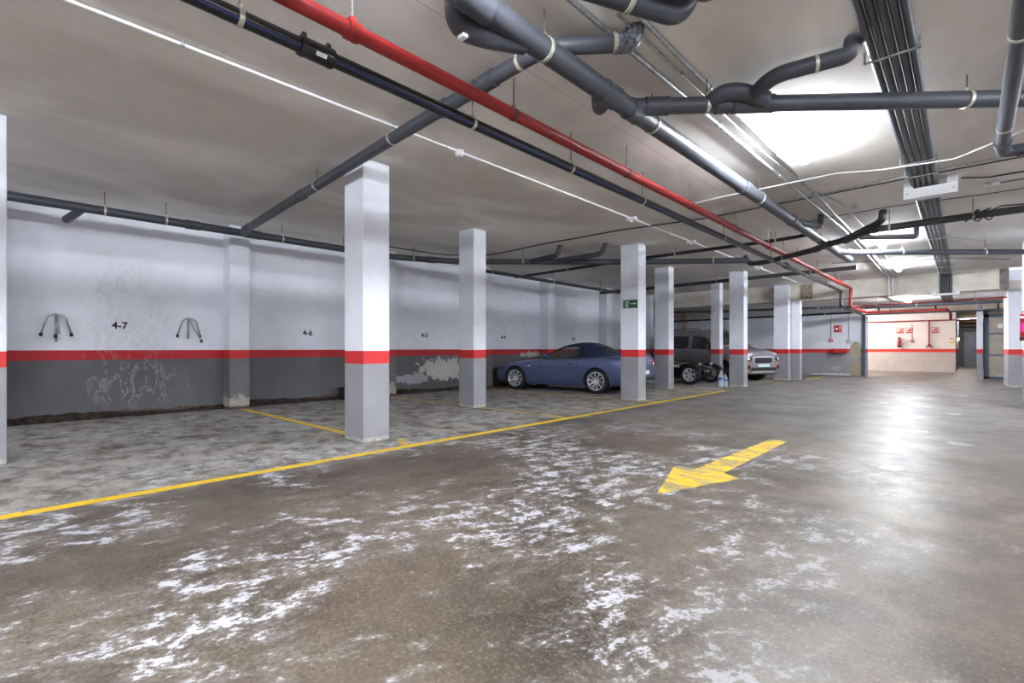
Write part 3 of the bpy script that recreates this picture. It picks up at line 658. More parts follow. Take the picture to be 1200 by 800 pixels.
# end-wall fittings (Y = 24.2, facing -Y)
def firesign(x, z_, w, label, kind):
    Y = 24.2 if kind < 10 else 30.3
    o = build('fire_sign', bx((x - w / 2, Y - .012, z_ - w / 2), (x + w / 2, Y - .002, z_ + w / 2), .003), M['sign_red']); tag(o, label, 'sign')
    fb = bmesh.new(); bm = bmesh.new()
    def Q(t_, poly, y0): pl(t_, [(x + a * w, z_ + b * w) for a, b in poly], Y - y0, Y - y0 + .003)
    if kind >= 10: Q(fb, [(-.43, -.30), (.43, -.30), (.43, .43), (-.43, .43)], .0145)
    else: Q(fb, [(.16, -.3), (.4, -.3), (.4, .36), (.16, .36)], .0145)
    def P(poly): Q(bm, poly, .0175)
    if kind % 10 == 1:
        P([(-.08, -.26), (.10, -.26), (.10, .22), (-.08, .22)]); P([(-.02, .22), (.04, .22), (.14, .34), (-.12, .34)]); P([(.22, -.24), (.36, -.24), (.36, .3), (.22, .3)])
    elif kind % 10 == 2:
        lathe(fb, [(0, -.001), (w * .19, -.001), (w * .19, .002), (0, .002)], 20, 'y', (x - w * .16, Y - .0145, z_)); P([(.22, -.2), (.34, -.2), (.34, .1), (.22, .25)])
    else:
        P([(-.32, -.22), (-.16, -.26), (.02, .0), (.2, -.26), (.34, -.18), (.08, .28), (-.06, .28)]); P([(.18, .12), (.38, .12), (.38, .34), (.18, .34)])
    fo = build('white_field', fb, M['sign_white'], o); build('pictogram', bm, M['sign_red'], fo); return o
firesign(-3.93, 1.93, .28, 'red and white alarm sign on the shaded end wall', 2)
def alarm(x, Y, z_, label, mat, top):
    o = build('alarm_call_point', bx((x - .07, Y - .07, z_ - .06), (x + .07, Y - .002, z_ + .06), .015), M[mat]); tag(o, label, 'alarm')
    build('cable_conduit', tb([(x, Y - .014, z_ + .05), (x, Y - .014, top)], .012, 8), M['galv'], o, smooth=True)
    build('push_plate', bx((x - .03, Y - .076, z_ - .03), (x + .03, Y - .068, z_ + .03), .003), M['sign_white'], o)
alarm(-4.18, 24.2, 1.45, 'red alarm call point below a long conduit on the shaded end wall', 'sign_red', LC)
alarm(-3.55, 24.2, 1.40, 'grey switch box below a long conduit on the shaded end wall', 'galv', LC)
# red projecting tray on the wall
o = empty('red_wall_tray', (-3.85, 24.2, .93)); tag(o, 'red metal box shelf projecting from the end wall on the red band', 'box')
bm = bmesh.new(); box(bm, (-.22, -.32, 0), (.22, -.30, .17)); box(bm, (-.22, -.32, 0), (-.205, 0, .17)); box(bm, (.205, -.32, 0), (.22, 0, .17)); box(bm, (-.22, -.32, 0), (.22, 0, .012)); build('tray_body', bm, M['sign_red'], o)
build('dark_filling', bx((-.2, -.295, .012), (.2, -.005, .155)), M['black'], o)

firesign(-2.38, 1.98, .26, 'red and white extinguisher sign, leftmost on the bright far wall', 11)
firesign(-2.03, 1.98, .26, 'red and white hose sign, middle one on the bright far wall', 13)
firesign(-1.08, 1.98, .27, 'red and white alarm sign right of the red riser on the bright far wall', 13)
alarm(-1.93, 30.3, 1.48, 'red call point with thin conduit on the bright far wall', 'sign_red', 2.25)
def extinguisher(x, y, z_, h, r, label, face='-y'):
    o = empty('fire_extinguisher', (x, y, z_)); tag(o, label, 'fire extinguisher')
    build('cylinder', lathe(bmesh.new(), [(0, .0), (r * .85, .0), (r, .02), (r, .08 * h), (r, .72 * h), (r * .8, .80 * h), (r * .35, .85 * h), (r * .3, .88 * h), (0, .88 * h)], 28), plain('extinguisher_red', (150, 22, 26), .3, var=.03), o, smooth=True, angle=50)
    build('foot_ring', lathe(bmesh.new(), [(r * 1.02, 0), (r * 1.03, .10 * h), (r * .98, .11 * h), (r * .95, 0)], 28, close=True), M['black'], o, smooth=True, angle=40)
    build('label', lathe(bmesh.new(), [(r * 1.01, .25 * h), (r * 1.01, .50 * h), (r * 1.0, .50 * h), (r * 1.0, .25 * h)], 28, close=True), plain('magenta_label', (205, 50, 140) if y < 20 else (214, 110, 110), .4), o, smooth=True, angle=40)
    build('label_band', lathe(bmesh.new(), [(r * 1.01, .62 * h), (r * 1.01, .68 * h), (r * 1.0, .68 * h), (r * 1.0, .62 * h)], 28, close=True), M['white_pl'], o, smooth=True, angle=40)
    bm = bmesh.new(); box(bm, (-.02, -.02, .86 * h), (.02, .02, .93 * h), .004); box(bm, (-.015, -.10, .93 * h), (.015, .04, .95 * h), .004); box(bm, (-.012, -.09, .985 * h), (.012, .03, h), .004); build('valve_handle', bm, M['black'], o)
    build('wall_bracket', bx((-.02, r * .6, .70 * h), (.02, .16, .78 * h), .004) if y > 20 else bx((r * .5, -.02, .70 * h), (.13, .02, .78 * h), .004), M['black'], o)
    build('hose', tb(fillet([(.0, -.02, .9 * h), (0, -r * 1.3, .86 * h), (0, -r * 1.25, .4 * h), (0, -r * 1.1, .25 * h)], .05), .011, 8), M['black'], o, smooth=True)
    return o
extinguisher(.80, 13.0, 1.26, .66, .085, 'red fire extinguisher with magenta label at the right edge of the view')
extinguisher(-2.40, 30.15, 1.18, .52, .085, 'red fire extinguisher hung on the bright far wall')
# red riser with hose cabinet valve + horizontal red pipe on far wall
pipe('fire_pipe', 'slim red pipe running level across the top of the bright far wall', 'pipe', [(-4.4, 30.22, 2.42), (-.37, 30.22, 2.42)], .028, 'red_pipe', hang=[1, 3], ceil=2.45)
o = pipe('fire_riser', 'red vertical riser dropping to a valve on the bright far wall', 'pipe', [(-1.30, 30.22, 2.40), (-1.30, 30.22, 1.30)], .03, 'red_pipe')
bm = bmesh.new(); lathe(bm, [(0, -.08), (.05, -.07), (.07, 0), (.04, .07), (0, .08)], 16, 'z', (-1.30, 30.2, 1.26)); tube(bm, [(-1.42, 30.2, 1.17), (-1.30, 30.2, 1.25), (-1.18, 30.2, 1.17)], .03, 10)
build('valve', bm, M['red_pipe'], o, smooth=True)
o = build('yellow_notice', bx((-.62, 30.285, 1.36), (-.42, 30.298, 1.42)), plain('yellow_sign', (236, 220, 30), .4, var=0)); tag(o, 'small yellow notice at the right end of the bright far wall', 'sign')
o = build('paper_notice', bx((-.60, 30.285, 1.50), (-.44, 30.298, 1.64), .004), M['sign_white']); tag(o, 'small pale round-cornered notice above the yellow one', 'sign')
build('notice_print', bx((-.57, 30.282, 1.53), (-.47, 30.286, 1.60)), plain('faded_pink', (214, 150, 160), .6), o)
# dark things in the corridor
o = build('corridor_door', bx((-.12, 40.93, 0), (.45, 40.99, 2.1), .01), plain('steel_door', (118, 122, 128), .5)); tag(o, 'plain grey metal door at the end of the dark corridor', 'door')
build('door_handle', bx((.32, 40.88, 1.0), (.42, 40.93, 1.03), .004), M['black'], o)
pipe('fire_pipe', 'red pipe crossing above the dark corridor opening', 'pipe', [(-.36, 31.5, 2.45), (2.5, 31.5, 2.45)], .045, 'red_pipe')
for k, (yy, zz, xx) in enumerate(((33, 2.35, -.3), (35, 2.5, -.3), (37, 2.3, -.3))):
    pipe('drain_pipe', ('copper coloured pipe low across the corridor ceiling', 'grey pipe high across the corridor ceiling', 'dark pipe farthest across the corridor ceiling')[k], 'pipe', [(xx, yy, zz), (2.6, yy + .4, zz)], .05, ('red_pipe', 'galv', 'dark_pipe')[k])
o = build('bulkhead_lamp', bx((-.36, 34.5, 1.56), (-.30, 35.8, 1.66), .02), M['amber']); tag(o, 'amber glowing bulkhead light on the corridor wall', 'lamp')
build('lamp_frame', bx((-.37, 34.45, 1.66), (-.29, 35.85, 1.69), .006), M['black'], o)

# steel gate frame and glazed door at the partition
o = empty('gate_frame', (-3.0, 24.15, 0)); tag(o, 'blue-grey steel gate frame with twin overhead rails spanning the lane', 'gate frame')
def part(name, a, b, mat, par, bev=.004):
    off = par.location; return build(name, bx(tuple(a[i] - off[i] for i in range(3)), tuple(b[i] - off[i] for i in range(3)), bev), M[mat], par)
part('post', (-3.09, 24.08, 0), (-2.99, 24.18, 2.47), 'steel_blue', o)
part('white_jamb', (-2.985, 24.1, 0), (-2.93, 24.3, 2.42), 'pillar', o)
part('lower_rail', (-3.09, 24.10, 2.44), (.87, 24.16, 2.49), 'steel_blue', o)
part('upper_rail', (-3.0, 24.0, 2.70), (.87, 24.05, 2.745), 'steel_blue', o)
for x in (-2.55, -.85, .80): part('rail_hanger', (x - .025, 24.03, 2.47), (x + .025, 24.09, 2.74), 'steel_blue', o)
o = empty('glazed_door', (.43, 24.25, 0)); tag(o, 'blue-grey steel framed glazed door with three panes beside the white pier', 'door')
fx0, fx1, fy0, fy1 = .44, .97, 24.22, 24.27
bm = bmesh.new()
for a, b in (((fx0, fy0, .03), (fx0 + .13, fy1, 2.44)), ((fx1 - .03, fy0, .03), (fx1, fy1, 2.44)), ((fx0, fy0, .03), (fx1, fy1, .12)), ((fx0, fy0, 2.22), (fx1, fy1, 2.33)), ((fx0, fy0, 2.40), (fx1, fy1, 2.44))):
    box(bm, tuple(a[i] - o.location[i] for i in range(3)), tuple(b[i] - o.location[i] for i in range(3)))
build('door_frame', bm, M['steel_blue'], o)
part('glazing_bar', (fx0 + .13, fy0, 1.62), (fx1, fy1, 1.66), 'steel_blue', o)
part('glazing_bar', (fx0 + .13, fy0, .86), (fx1, fy1, .90), 'steel_blue', o)
part('glass_pane', (fx0 + .13, 24.24, .12), (fx1 - .03, 24.248, 2.22), 'glass', o, 0)
h = part('push_handle', (.80, 24.16, 1.36), (.93, 24.20, 1.40), 'galv', o, .01)
part('paper_notice', (.79, 24.228, 1.83), (.92, 24.236, 1.98), 'sign_white', o, 0)

# wood door frame in the far left corner of the recess
o = empty('wooden_frame', (-10.7, 24.1, 0)); tag(o, 'pale wooden door frame standing against the back wall above the van', 'frame')
wood = plain('pine_wood', (232, 196, 164), .6, var=.1)
build('upright', bx((.28, -.06, 0), (.42, .06, 2.76), .005), wood, o); build('upright', bx((-.72, -.06, 0), (-.60, .06, 2.76), .005), wood, o); build('head_rail', bx((-.60, -.06, 2.66), (.28, .06, 2.76), .005), wood, o)

# water bottles
def bottle(x, y, s_, label):
    o = empty('water_bottle', (x, y, 0)); tag(o, label, 'bottle')
    pr = [(0, .0), (.070, .0), (.078, .015), (.078, .08), (.073, .09), (.078, .10), (.078, .18), (.073, .19), (.078, .20), (.078, .27), (.06, .33), (.03, .37), (.022, .385), (.022, .40), (0, .40)]
    build('bottle_body', lathe(bmesh.new(), [(a * s_, b * s_) for a, b in pr], 24), glassm('clear_plastic', (.62, .72, .8), .08, .45), o, smooth=True, angle=60)
    build('bottle_label', lathe(bmesh.new(), [(.0785 * s_, .20 * s_), (.0805 * s_, .20 * s_), (.0805 * s_, .27 * s_), (.0785 * s_, .27 * s_)], 24, close=True), plain('blue_label', (70, 104, 160), .4), o, smooth=True, angle=40)
    build('bottle_cap', lathe(bmesh.new(), [(0, .40 * s_), (.026 * s_, .40 * s_), (.026 * s_, .425 * s_), (0, .43 * s_)], 16), M['white_pl'], o, smooth=True, angle=40)
bottle(-5.22, 14.52, 1.05, 'large clear water bottle with blue label on the floor between two pillars')
bottle(-5.16, 14.72, .85, 'smaller clear bottle half hidden behind the large labelled water bottle')

# ================================================================== VEHICLES
def catmull(P, t):
    n = len(P) - 1; t = max(0, min(n - 1e-6, t)); i = int(t); f = t - i
    p0 = P[max(i - 1, 0)]; p1 = P[i]; p2 = P[i + 1]; p3 = P[min(i + 2, n)]
    out = []
    for a, b, c, d in zip(p0, p1, p2, p3):
        m1 = (c - a) * .5; m2 = (d - b) * .5
        out.append((2 * f**3 - 3 * f**2 + 1) * b + (f**3 - 2 * f**2 + f) * m1 + (-2 * f**3 + 3 * f**2) * c + (f**3 - f**2) * m2)
    return out
def loft(stations, nx=6, ny=5, bottom=None):
    """stations: list of (x, [(y,z)...]) from sill outwards to the centre line; returns closed bmesh"""
    K = len(stations[0][1]); rows = []
    flat = [[s[0]] + [c for p in s[1] for c in p] for s in stations]
    N = (len(stations) - 1) * nx
    for i in range(N + 1):
        q = catmull(flat, i / nx); x = q[0]; prof = [(q[1 + 2 * k], q[2 + 2 * k]) for k in range(K)]
        row = [catmull(prof, j / ny) for j in range((K - 1) * ny + 1)]
        rows.append((x, row))
    bm = bmesh.new(); V = []
    for x, row in rows:
        half = [(y, z_) for y, z_ in row]
        full = [(y, z_) for y, z_ in half] + [(-y, z_) for y, z_ in half[-2::-1]]
        V.append([bm.verts.new((x, max(y, 0) if k < len(half) else min(y, 0), z_)) for k, (y, z_) in enumerate(full)])
    m = len(V[0])
    for a, b in zip(V[:-1], V[1:]):
        for k in range(m - 1): bm.faces.new((a[k], a[k + 1], b[k + 1], b[k]))
        bm.faces.new((a[m - 1], a[0], b[0], b[m - 1]))
    bm.faces.new(V[0]); bm.faces.new(V[-1][::-1])
    bmesh.ops.recalc_face_normals(bm, faces=bm.faces)
    return bm
def cut(bm, wheels, r, w=.35, y=.85):
    """subtract wheel wells"""
    a = bpy.data.meshes.new('a'); bm.to_mesh(a); oa = bpy.data.objects.new('a', a); C.objects.link(oa)
    cb = bmesh.new()
    for (wx, wz) in wheels:
        for sgn in (1, -1): lathe(cb, [(0, sgn * (y - w)), (r, sgn * (y - w)), (r, sgn * (y + .4)), (0, sgn * (y + .4))], 40, 'y', (wx, 0, wz))
    bmesh.ops.recalc_face_normals(cb, faces=cb.faces)
    b = bpy.data.meshes.new('b'); cb.to_mesh(b); ob = bpy.data.objects.new('b', b); C.objects.link(ob)
    md = oa.modifiers.new('b', 'BOOLEAN'); md.object = ob; md.operation = 'DIFFERENCE'; md.solver = 'EXACT'
    dg = bpy.context.evaluated_depsgraph_get(); dg.update()
    me = bpy.data.meshes.new_from_object(oa.evaluated_get(dg))
    bpy.data.objects.remove(oa); bpy.data.objects.remove(ob)
    out = bmesh.new(); out.from_mesh(me); return out
def caster(bm): bm.faces.ensure_lookup_table(); return BVHTree.FromBMesh(bm)
def patch(tree, quad, axis, sgn, off=.006, n=10, rnd=.0, th=.004, mid=None):
    """curved panel laid on the body: quad = 4 corners in the plane seen along axis ('y': (x,z), 'x': (y,z), 'z': (x,y))"""
    bm = bmesh.new(); G = []
    q = [Vector(p) for p in quad]
    for i in range(n + 1):
        r_ = []
        for j in range(n + 1):
            u = i / n * 2 - 1; v = j / n * 2 - 1
            if rnd:   # squircle mapping rounds the corners
                uu = u * math.sqrt(max(0, 1 - rnd * v * v / 2)); vv = v * math.sqrt(max(0, 1 - rnd * u * u / 2)); u, v = uu, vv
            s, t = (u + 1) / 2, (v + 1) / 2
            p = q[0] * (1 - s) * (1 - t) + q[1] * s * (1 - t) + q[2] * s * t + q[3] * (1 - s) * t
            if axis == 'y': o_ = Vector((p.x, 5 * sgn, p.y)); d = Vector((0, -sgn, 0))
            elif axis == 'x': o_ = Vector((5 * sgn, p.x, p.y)); d = Vector((-sgn, 0, 0))
            else: o_ = Vector((p.x, p.y, 5)); d = Vector((0, 0, -1))
            h = tree.ray_cast(o_, d)
            r_.append(h[0] + (h[1] if h[1].dot(d) < 0 else -h[1]) * off if h[0] else None)
        G.append(r_)
    V = [[bm.verts.new(p) if p is not None else None for p in r_] for r_ in G]
    for i in range(n):
        for j in range(n):
            f = (V[i][j], V[i + 1][j], V[i + 1][j + 1], V[i][j + 1])
            if all(f): bm.faces.new(f)
    bmesh.ops.recalc_face_normals(bm, faces=bm.faces)
    if th:
        bmesh.ops.solidify(bm, geom=bm.faces[:], thickness=th)
    return bm
def wheel(parent, x, y, r, w, side, spokes, rimr, style='thin', col=(226, 228, 232)):
    """wheel centred at x,y; side = +1 outer face toward +y"""
    o = empty('wheel', (x, y, r)); o.parent = parent
    bm = bmesh.new()
    pr = [(rimr, -w / 2), (rimr + .02, -w / 2 - .004), (r - .03, -w / 2), (r - .006, -w / 2 + .02), (r, -w / 4), (r, w / 4), (r - .006, w / 2 - .02), (r - .03, w / 2), (rimr + .02, w / 2 + .004), (rimr, w / 2)]
    lathe(bm, pr, 48, 'y', close=True); build('tyre', bm, M['black'], o, smooth=True, angle=40)
    rim = plain('alloy', col, .3, .6, var=.02)
    bm = bmesh.new(); f = side * w / 2
    lathe(bm, [(rimr + .004, f * 1.0), (rimr - .012, f * 1.02), (rimr - .022, f * .9), (rimr - .03, -f * .9), (rimr + .002, -f)], 48, 'y', close=True)
    lathe(bm, [(0, f * .55), (.06, f * .60), (.065, f * .45), (0, f * .3)], 24, 'y')
    for k in range(spokes):
        a = 2 * PI * k / spokes + .15
        prs = [(-.0, .0)] if style == 'thin' else [(-.09, .0), (.09, .0)]
        for (da, _) in prs:
            a0 = a + da * .8; a1 = a + da * 1.6
            p0 = Vector((.05 * math.cos(a0), f * .55, .05 * math.sin(a0))); p1 = Vector(((rimr - .015) * math.cos(a1), f * .88, (rimr - .015) * math.sin(a1)))
            d = (p1 - p0).normalized(); sd = Vector((0, 1, 0)).cross(d).normalized(); wd = .011 if style == 'thin' else .014
            vs = []
            for p, ww in ((p0, wd * 1.3), (p1, wd)):
                for s1, s2 in ((-1, -1), (1, -1), (1, 1), (-1, 1)): vs.append(bm.verts.new(p + sd * ww * s1 + Vector((0, .012 * s2, 0))))
            for q in ((0, 1, 2, 3), (7, 6, 5, 4), (0, 4, 5, 1), (1, 5, 6, 2), (2, 6, 7, 3), (3, 7, 4, 0)): bm.faces.new([vs[i] for i in q])
    build('alloy_rim', bm, rim, o, smooth=True, angle=35)
    bm = bmesh.new(); lathe(bm, [(0, f * .1), (rimr * .7, f * .1), (rimr * .7, 0), (0, 0)], 32, 'y'); build('brake_disc', bm, plain('disc', (84, 84, 88), .4, .8), o, smooth=True, angle=40)
    return o

# ---------------- blue roadster
def carpaint(name, rgb, metal=.55, rough=.32):
    t = NT(name); t.col(s2l(rgb)); t.b.inputs['Metallic'].default_value = metal; t.rough(rough)
    t.b.inputs['Coat Weight'].default_value = .8; t.b.inputs['Coat Roughness'].default_value = .06
    f = t.noise(600, 1); t.bump(f, .02, .0005); return t.m
def roadster():
    o = empty('roadster_car', (-7.92, 10.92, 0), R(188)); tag(o, 'metallic blue two-seat roadster with dark blue soft top, nose to the wall', 'car')
    paint = carpaint('blue_metallic', (92, 106, 146), .45)
    st = [
     (2.07, [(.30, .26), (.52, .28), (.58, .38), (.56, .48), (.48, .54), (.25, .56), (0, .565)]),
     (1.99, [(.55, .20), (.68, .24), (.74, .38), (.71, .52), (.60, .60), (.3, .63), (0, .64)]),
     (1.80, [(.66, .17), (.78, .24), (.82, .42), (.80, .58), (.68, .67), (.34, .70), (0, .70)]),
     (1.50, [(.72, .16), (.83, .26), (.865, .48), (.84, .655), (.72, .725), (.36, .745), (0, .745)]),
     (1.20, [(.74, .16), (.84, .28), (.875, .52), (.85, .71), (.74, .765), (.36, .785), (0, .785)]),
     (.80, [(.74, .16), (.83, .28), (.860, .55), (.835, .755), (.74, .805), (.36, .825), (0, .83)]),
     (.45, [(.75, .16), (.83, .28), (.850, .56), (.83, .79), (.745, .84), (.36, .86), (0, .865)]),
     (-.05, [(.75, .16), (.83, .28), (.850, .57), (.83, .81), (.755, .855), (.36, .86), (0, .86)]),
     (-.60, [(.75, .16), (.835, .28), (.860, .58), (.84, .825), (.765, .87), (.36, .875), (0, .875)]),
     (-1.15, [(.74, .17), (.85, .30), (.878, .60), (.855, .86), (.76, .905), (.36, .92), (0, .92)]),
     (-1.60, [(.72, .20), (.84, .32), (.870, .62), (.845, .875), (.74, .925), (.36, .945), (0, .945)]),
     (-1.92, [(.66, .24), (.79, .34), (.82, .62), (.79, .865), (.69, .925), (.34, .95), (0, .955)]),
     (-2.03, [(.60, .28), (.73, .36), (.76, .60), (.74, .80), (.64, .885), (.32, .925), (0, .93)]),
     (-2.08, [(.5, .34), (.66, .42), (.69, .58), (.67, .72), (.58, .80), (.3, .83), (0, .84)]),
    ]
    full = loft(st, 5, 4); tree = caster(full)
    wr = .345
    bm = cut(full, [(1.27, .31), (-1.13, .31)], wr, .32, .86)
    build('body', bm, paint, o, smooth=True, angle=28)
    for wx in (1.27, -1.13):
        for s in (1, -1): wheel(o, wx, s * .76, .312, .215, s, 10, .226, 'thin')
        for s in (1, -1):
            bm = bmesh.new(); lathe(bm, [(0, s * .56), (.34, s * .56), (.34, s * .60), (0, s * .60)], 30, 'y', (wx, 0, .31)); build('wheel_arch_liner', bm, M['black'], o)
    # panel lines on both flanks
    for s in (1, -1):
        for q in ([(.44, .30), (.447, .30), (.447, .80), (.44, .80)], [(-.60, .36), (-.593, .36), (-.60, .84), (-.607, .84)], [(.44, .295), (-.60, .295), (-.60, .303), (.44, .303)]):
            build('door_gap', patch(tree, q, 'y', s, .0012, 14, 0, 0), M['black'], o)
        build('door_handle', patch(tree, [(-.34, .70), (-.46, .705), (-.46, .735), (-.34, .73)], 'y', s, .012, 6, .5, .01), M['black'], o)
        build('side_repeater', patch(tree, [(.86, .64), (.78, .64), (.78, .665), (.86, .665)], 'y', s, .006, 4, .5, .004), M['sign_white'], o)
        build('side_skirt', patch(tree, [(.85, .17), (-.72, .17), (-.72, .235), (.85, .235)], 'y', s, .012, 16, 0, .008), paint, o, smooth=True, angle=40)
        build('headlamp', patch(tree, [(1.93, .50), (1.62, .56), (1.60, .66), (1.90, .60)], 'y', s, .004, 8, .6, .004), M['tint_glass'], o, smooth=True)
        tl = build('tail_lamp', patch(tree, [(s * .72, .66), (s * .42, .67), (s * .42, .79), (s * .70, .80)], 'x', -1, .006, 8, .5, .006), plain('tail_red', (150, 16, 20), .2, var=0), o, smooth=True)
        build('tail_lamp_lens', patch(tree, [(s * .60, .69), (s * .50, .69), (s * .50, .77), (s * .60, .77)], 'x', -1, .010, 6, .8, .004), M['sign_white'], tl, smooth=True)
        # mirror
        bm = bmesh.new(); box(bm, (.22, s * .80, .885), (.36, s * .98, .985), .03, 3); tube(bm, [(.30, s * .74, .87), (.30, s * .84, .92)], .022, 8); build('wing_mirror', bm, paint, o, smooth=True, angle=60)
    # greenhouse
    AB = [(.34, .70, .862), (-.17, .53, 1.155)]
    for s in (1, -1):
        bm = tb(fillet([(.46, s * .705, .845), (.20, s * .64, 1.02), (-.13, s * .535, 1.17)], .2), .022, 8); build('windscreen_pillar', bm, M['black'], o, smooth=True)
        g = bmesh.new(); vs = [g.verts.new(p) for p in ((.36, s * .70, .862), (-.62, s * .735, .872), (-.60, s * .60, 1.16), (-.15, s * .545, 1.165), (.12, s * .61, 1.05))]; g.faces.new(vs); bmesh.ops.solidify(g, geom=g.faces[:], thickness=.004); build('side_window', g, M['tint_glass'], o)
        build('waist_trim', tb([(.42, s * .72, .866), (-.62, s * .75, .876)], .012, 6), M['black'], o)
    build('windscreen_header', tb([(-.13, -.535, 1.17), (-.09, -.3, 1.195), (-.08, 0, 1.20), (-.09, .3, 1.195), (-.13, .535, 1.17)], .02, 8), M['black'], o, smooth=True)
    g = bmesh.new(); n = 8; A = []; B = []
    for i in range(n + 1):
        v = i / n * 2 - 1; A.append(g.verts.new((.62 - .16 * v * v, v * .70, .855))); B.append(g.verts.new((-.08 - .05 * v * v, v * .53, 1.19 - .025 * v * v)))
    for i in range(n): g.faces.new((A[i], A[i + 1], B[i + 1], B[i]))
    bmesh.ops.solidify(g, geom=g.faces[:], thickness=.004); build('windscreen', g, M['tint_glass'], o, smooth=True)
    # soft top shell
    top = plain('navy_canvas', (30, 38, 72), .8, var=.08, sc=20, bump=.2)
    xs = [-.08, -.2, -.4, -.56, -.62, -.72, -.86, -1.0, -1.15, -1.30, -1.42]
    zc = [1.205, 1.245, 1.275, 1.278, 1.275, 1.262, 1.225, 1.165, 1.085, 1.00, .945]
    yt = [.535, .54, .55, .555, .56, .56, .56, .57, .58, .60, .62]
    zt = [1.175, 1.19, 1.205, 1.205, 1.20, 1.19, 1.155, 1.10, 1.03, .965, .93]
    zb = [1.150, 1.155, 1.16, 1.16, .90, .87, .88, .89, .90, .905, .91]
    yb = [.550, .56, .585, .60, .735, .755, .755, .75, .74, .72, .68]
    g = bmesh.new(); rows = []
    for i in range(len(xs)):
        r_ = []
        hp = [(yb[i], zb[i]), ((yb[i] * .45 + yt[i] * .55) + .012, zb[i] * .4 + zt[i] * .6), (yt[i], zt[i]), (yt[i] * .72, zt[i] + (zc[i] - zt[i]) * .62), (yt[i] * .36, zt[i] + (zc[i] - zt[i]) * .92), (0, zc[i])]
        for y_, z_ in hp: r_.append(g.verts.new((xs[i], y_, z_)))
        for y_, z_ in hp[-2::-1]: r_.append(g.verts.new((xs[i], -y_, z_)))
        rows.append(r_)
    for a, b in zip(rows[:-1], rows[1:]):
        for k in range(len(a) - 1): g.faces.new((a[k], a[k + 1], b[k + 1], b[k]))
    bmesh.ops.recalc_face_normals(g, faces=g.faces); g2 = g.copy(); tt = caster(g2)
    bmesh.ops.solidify(g, geom=g.faces[:], thickness=.012)
    tp = build('soft_top', g, top, o, smooth=True, angle=50)
    build('rear_window', patch(tt, [(-.90, -.40), (-1.28, -.46), (-1.28, .46), (-.90, .40)], 'z', 1, .010, 12, .35, .004), M['priv_glass'], tp, smooth=True)
    for s in (1, -1):
        build('quarter_window', patch(tt, [(-.64, .92), (-.72, .92), (-.70, 1.06), (-.645, 1.10)], 'y', s, .006, 5, .2, .003), M['priv_glass'], tp)
        bm = bmesh.new(); box(bm, (-.62, s * .36 - .13, .70), (-.42, s * .36 + .13, 1.0), .05, 3); box(bm, (-.62, s * .36 - .09, .98), (-.50, s * .36 + .09, 1.10), .035, 3); build('seat', bm, M['black'], o, smooth=True, angle=50)
    # rear details
    build('rear_number_plate', patch(tree, [(-.26, .47), (.26, .47), (.26, .57), (-.26, .57)], 'x', -1, .008, 4, 0, .004), M['sign_white'], o)
    build('rear_diffuser', patch(tree, [(-.55, .33), (.55, .33), (.55, .40), (-.55, .40)], 'x', -1, .005, 8, 0, .004), M['black'], o)
    bm = bmesh.new(); tube(bm, [(-1.9, -.5, .27), (-2.12, -.5, .27)], .04, 14); tube(bm, [(-1.9, .5, .27), (-2.12, .5, .27)], .04, 14); build('exhaust_tips', bm, M['galv'], o, smooth=True, angle=40)
    bm = bx((-1.98, -.62, .955), (-1.80, .62, .985), .012); build('boot_spoiler', bm, paint, o, smooth=True, angle=40)
    bm = bmesh.new(); tube(bm, fillet([(-1.45, -.3, .93), (-1.5, -.3, 1.0), (-1.5, .3, 1.0), (-1.45, .3, .93)], .03), .006, 6)
    # front
    build('front_grille', patch(tree, [(-.45, .30), (.45, .30), (.42, .42), (-.42, .42)], 'x', 1, .004, 8, .3, .004), M['black'], o)
    return o
roadster()

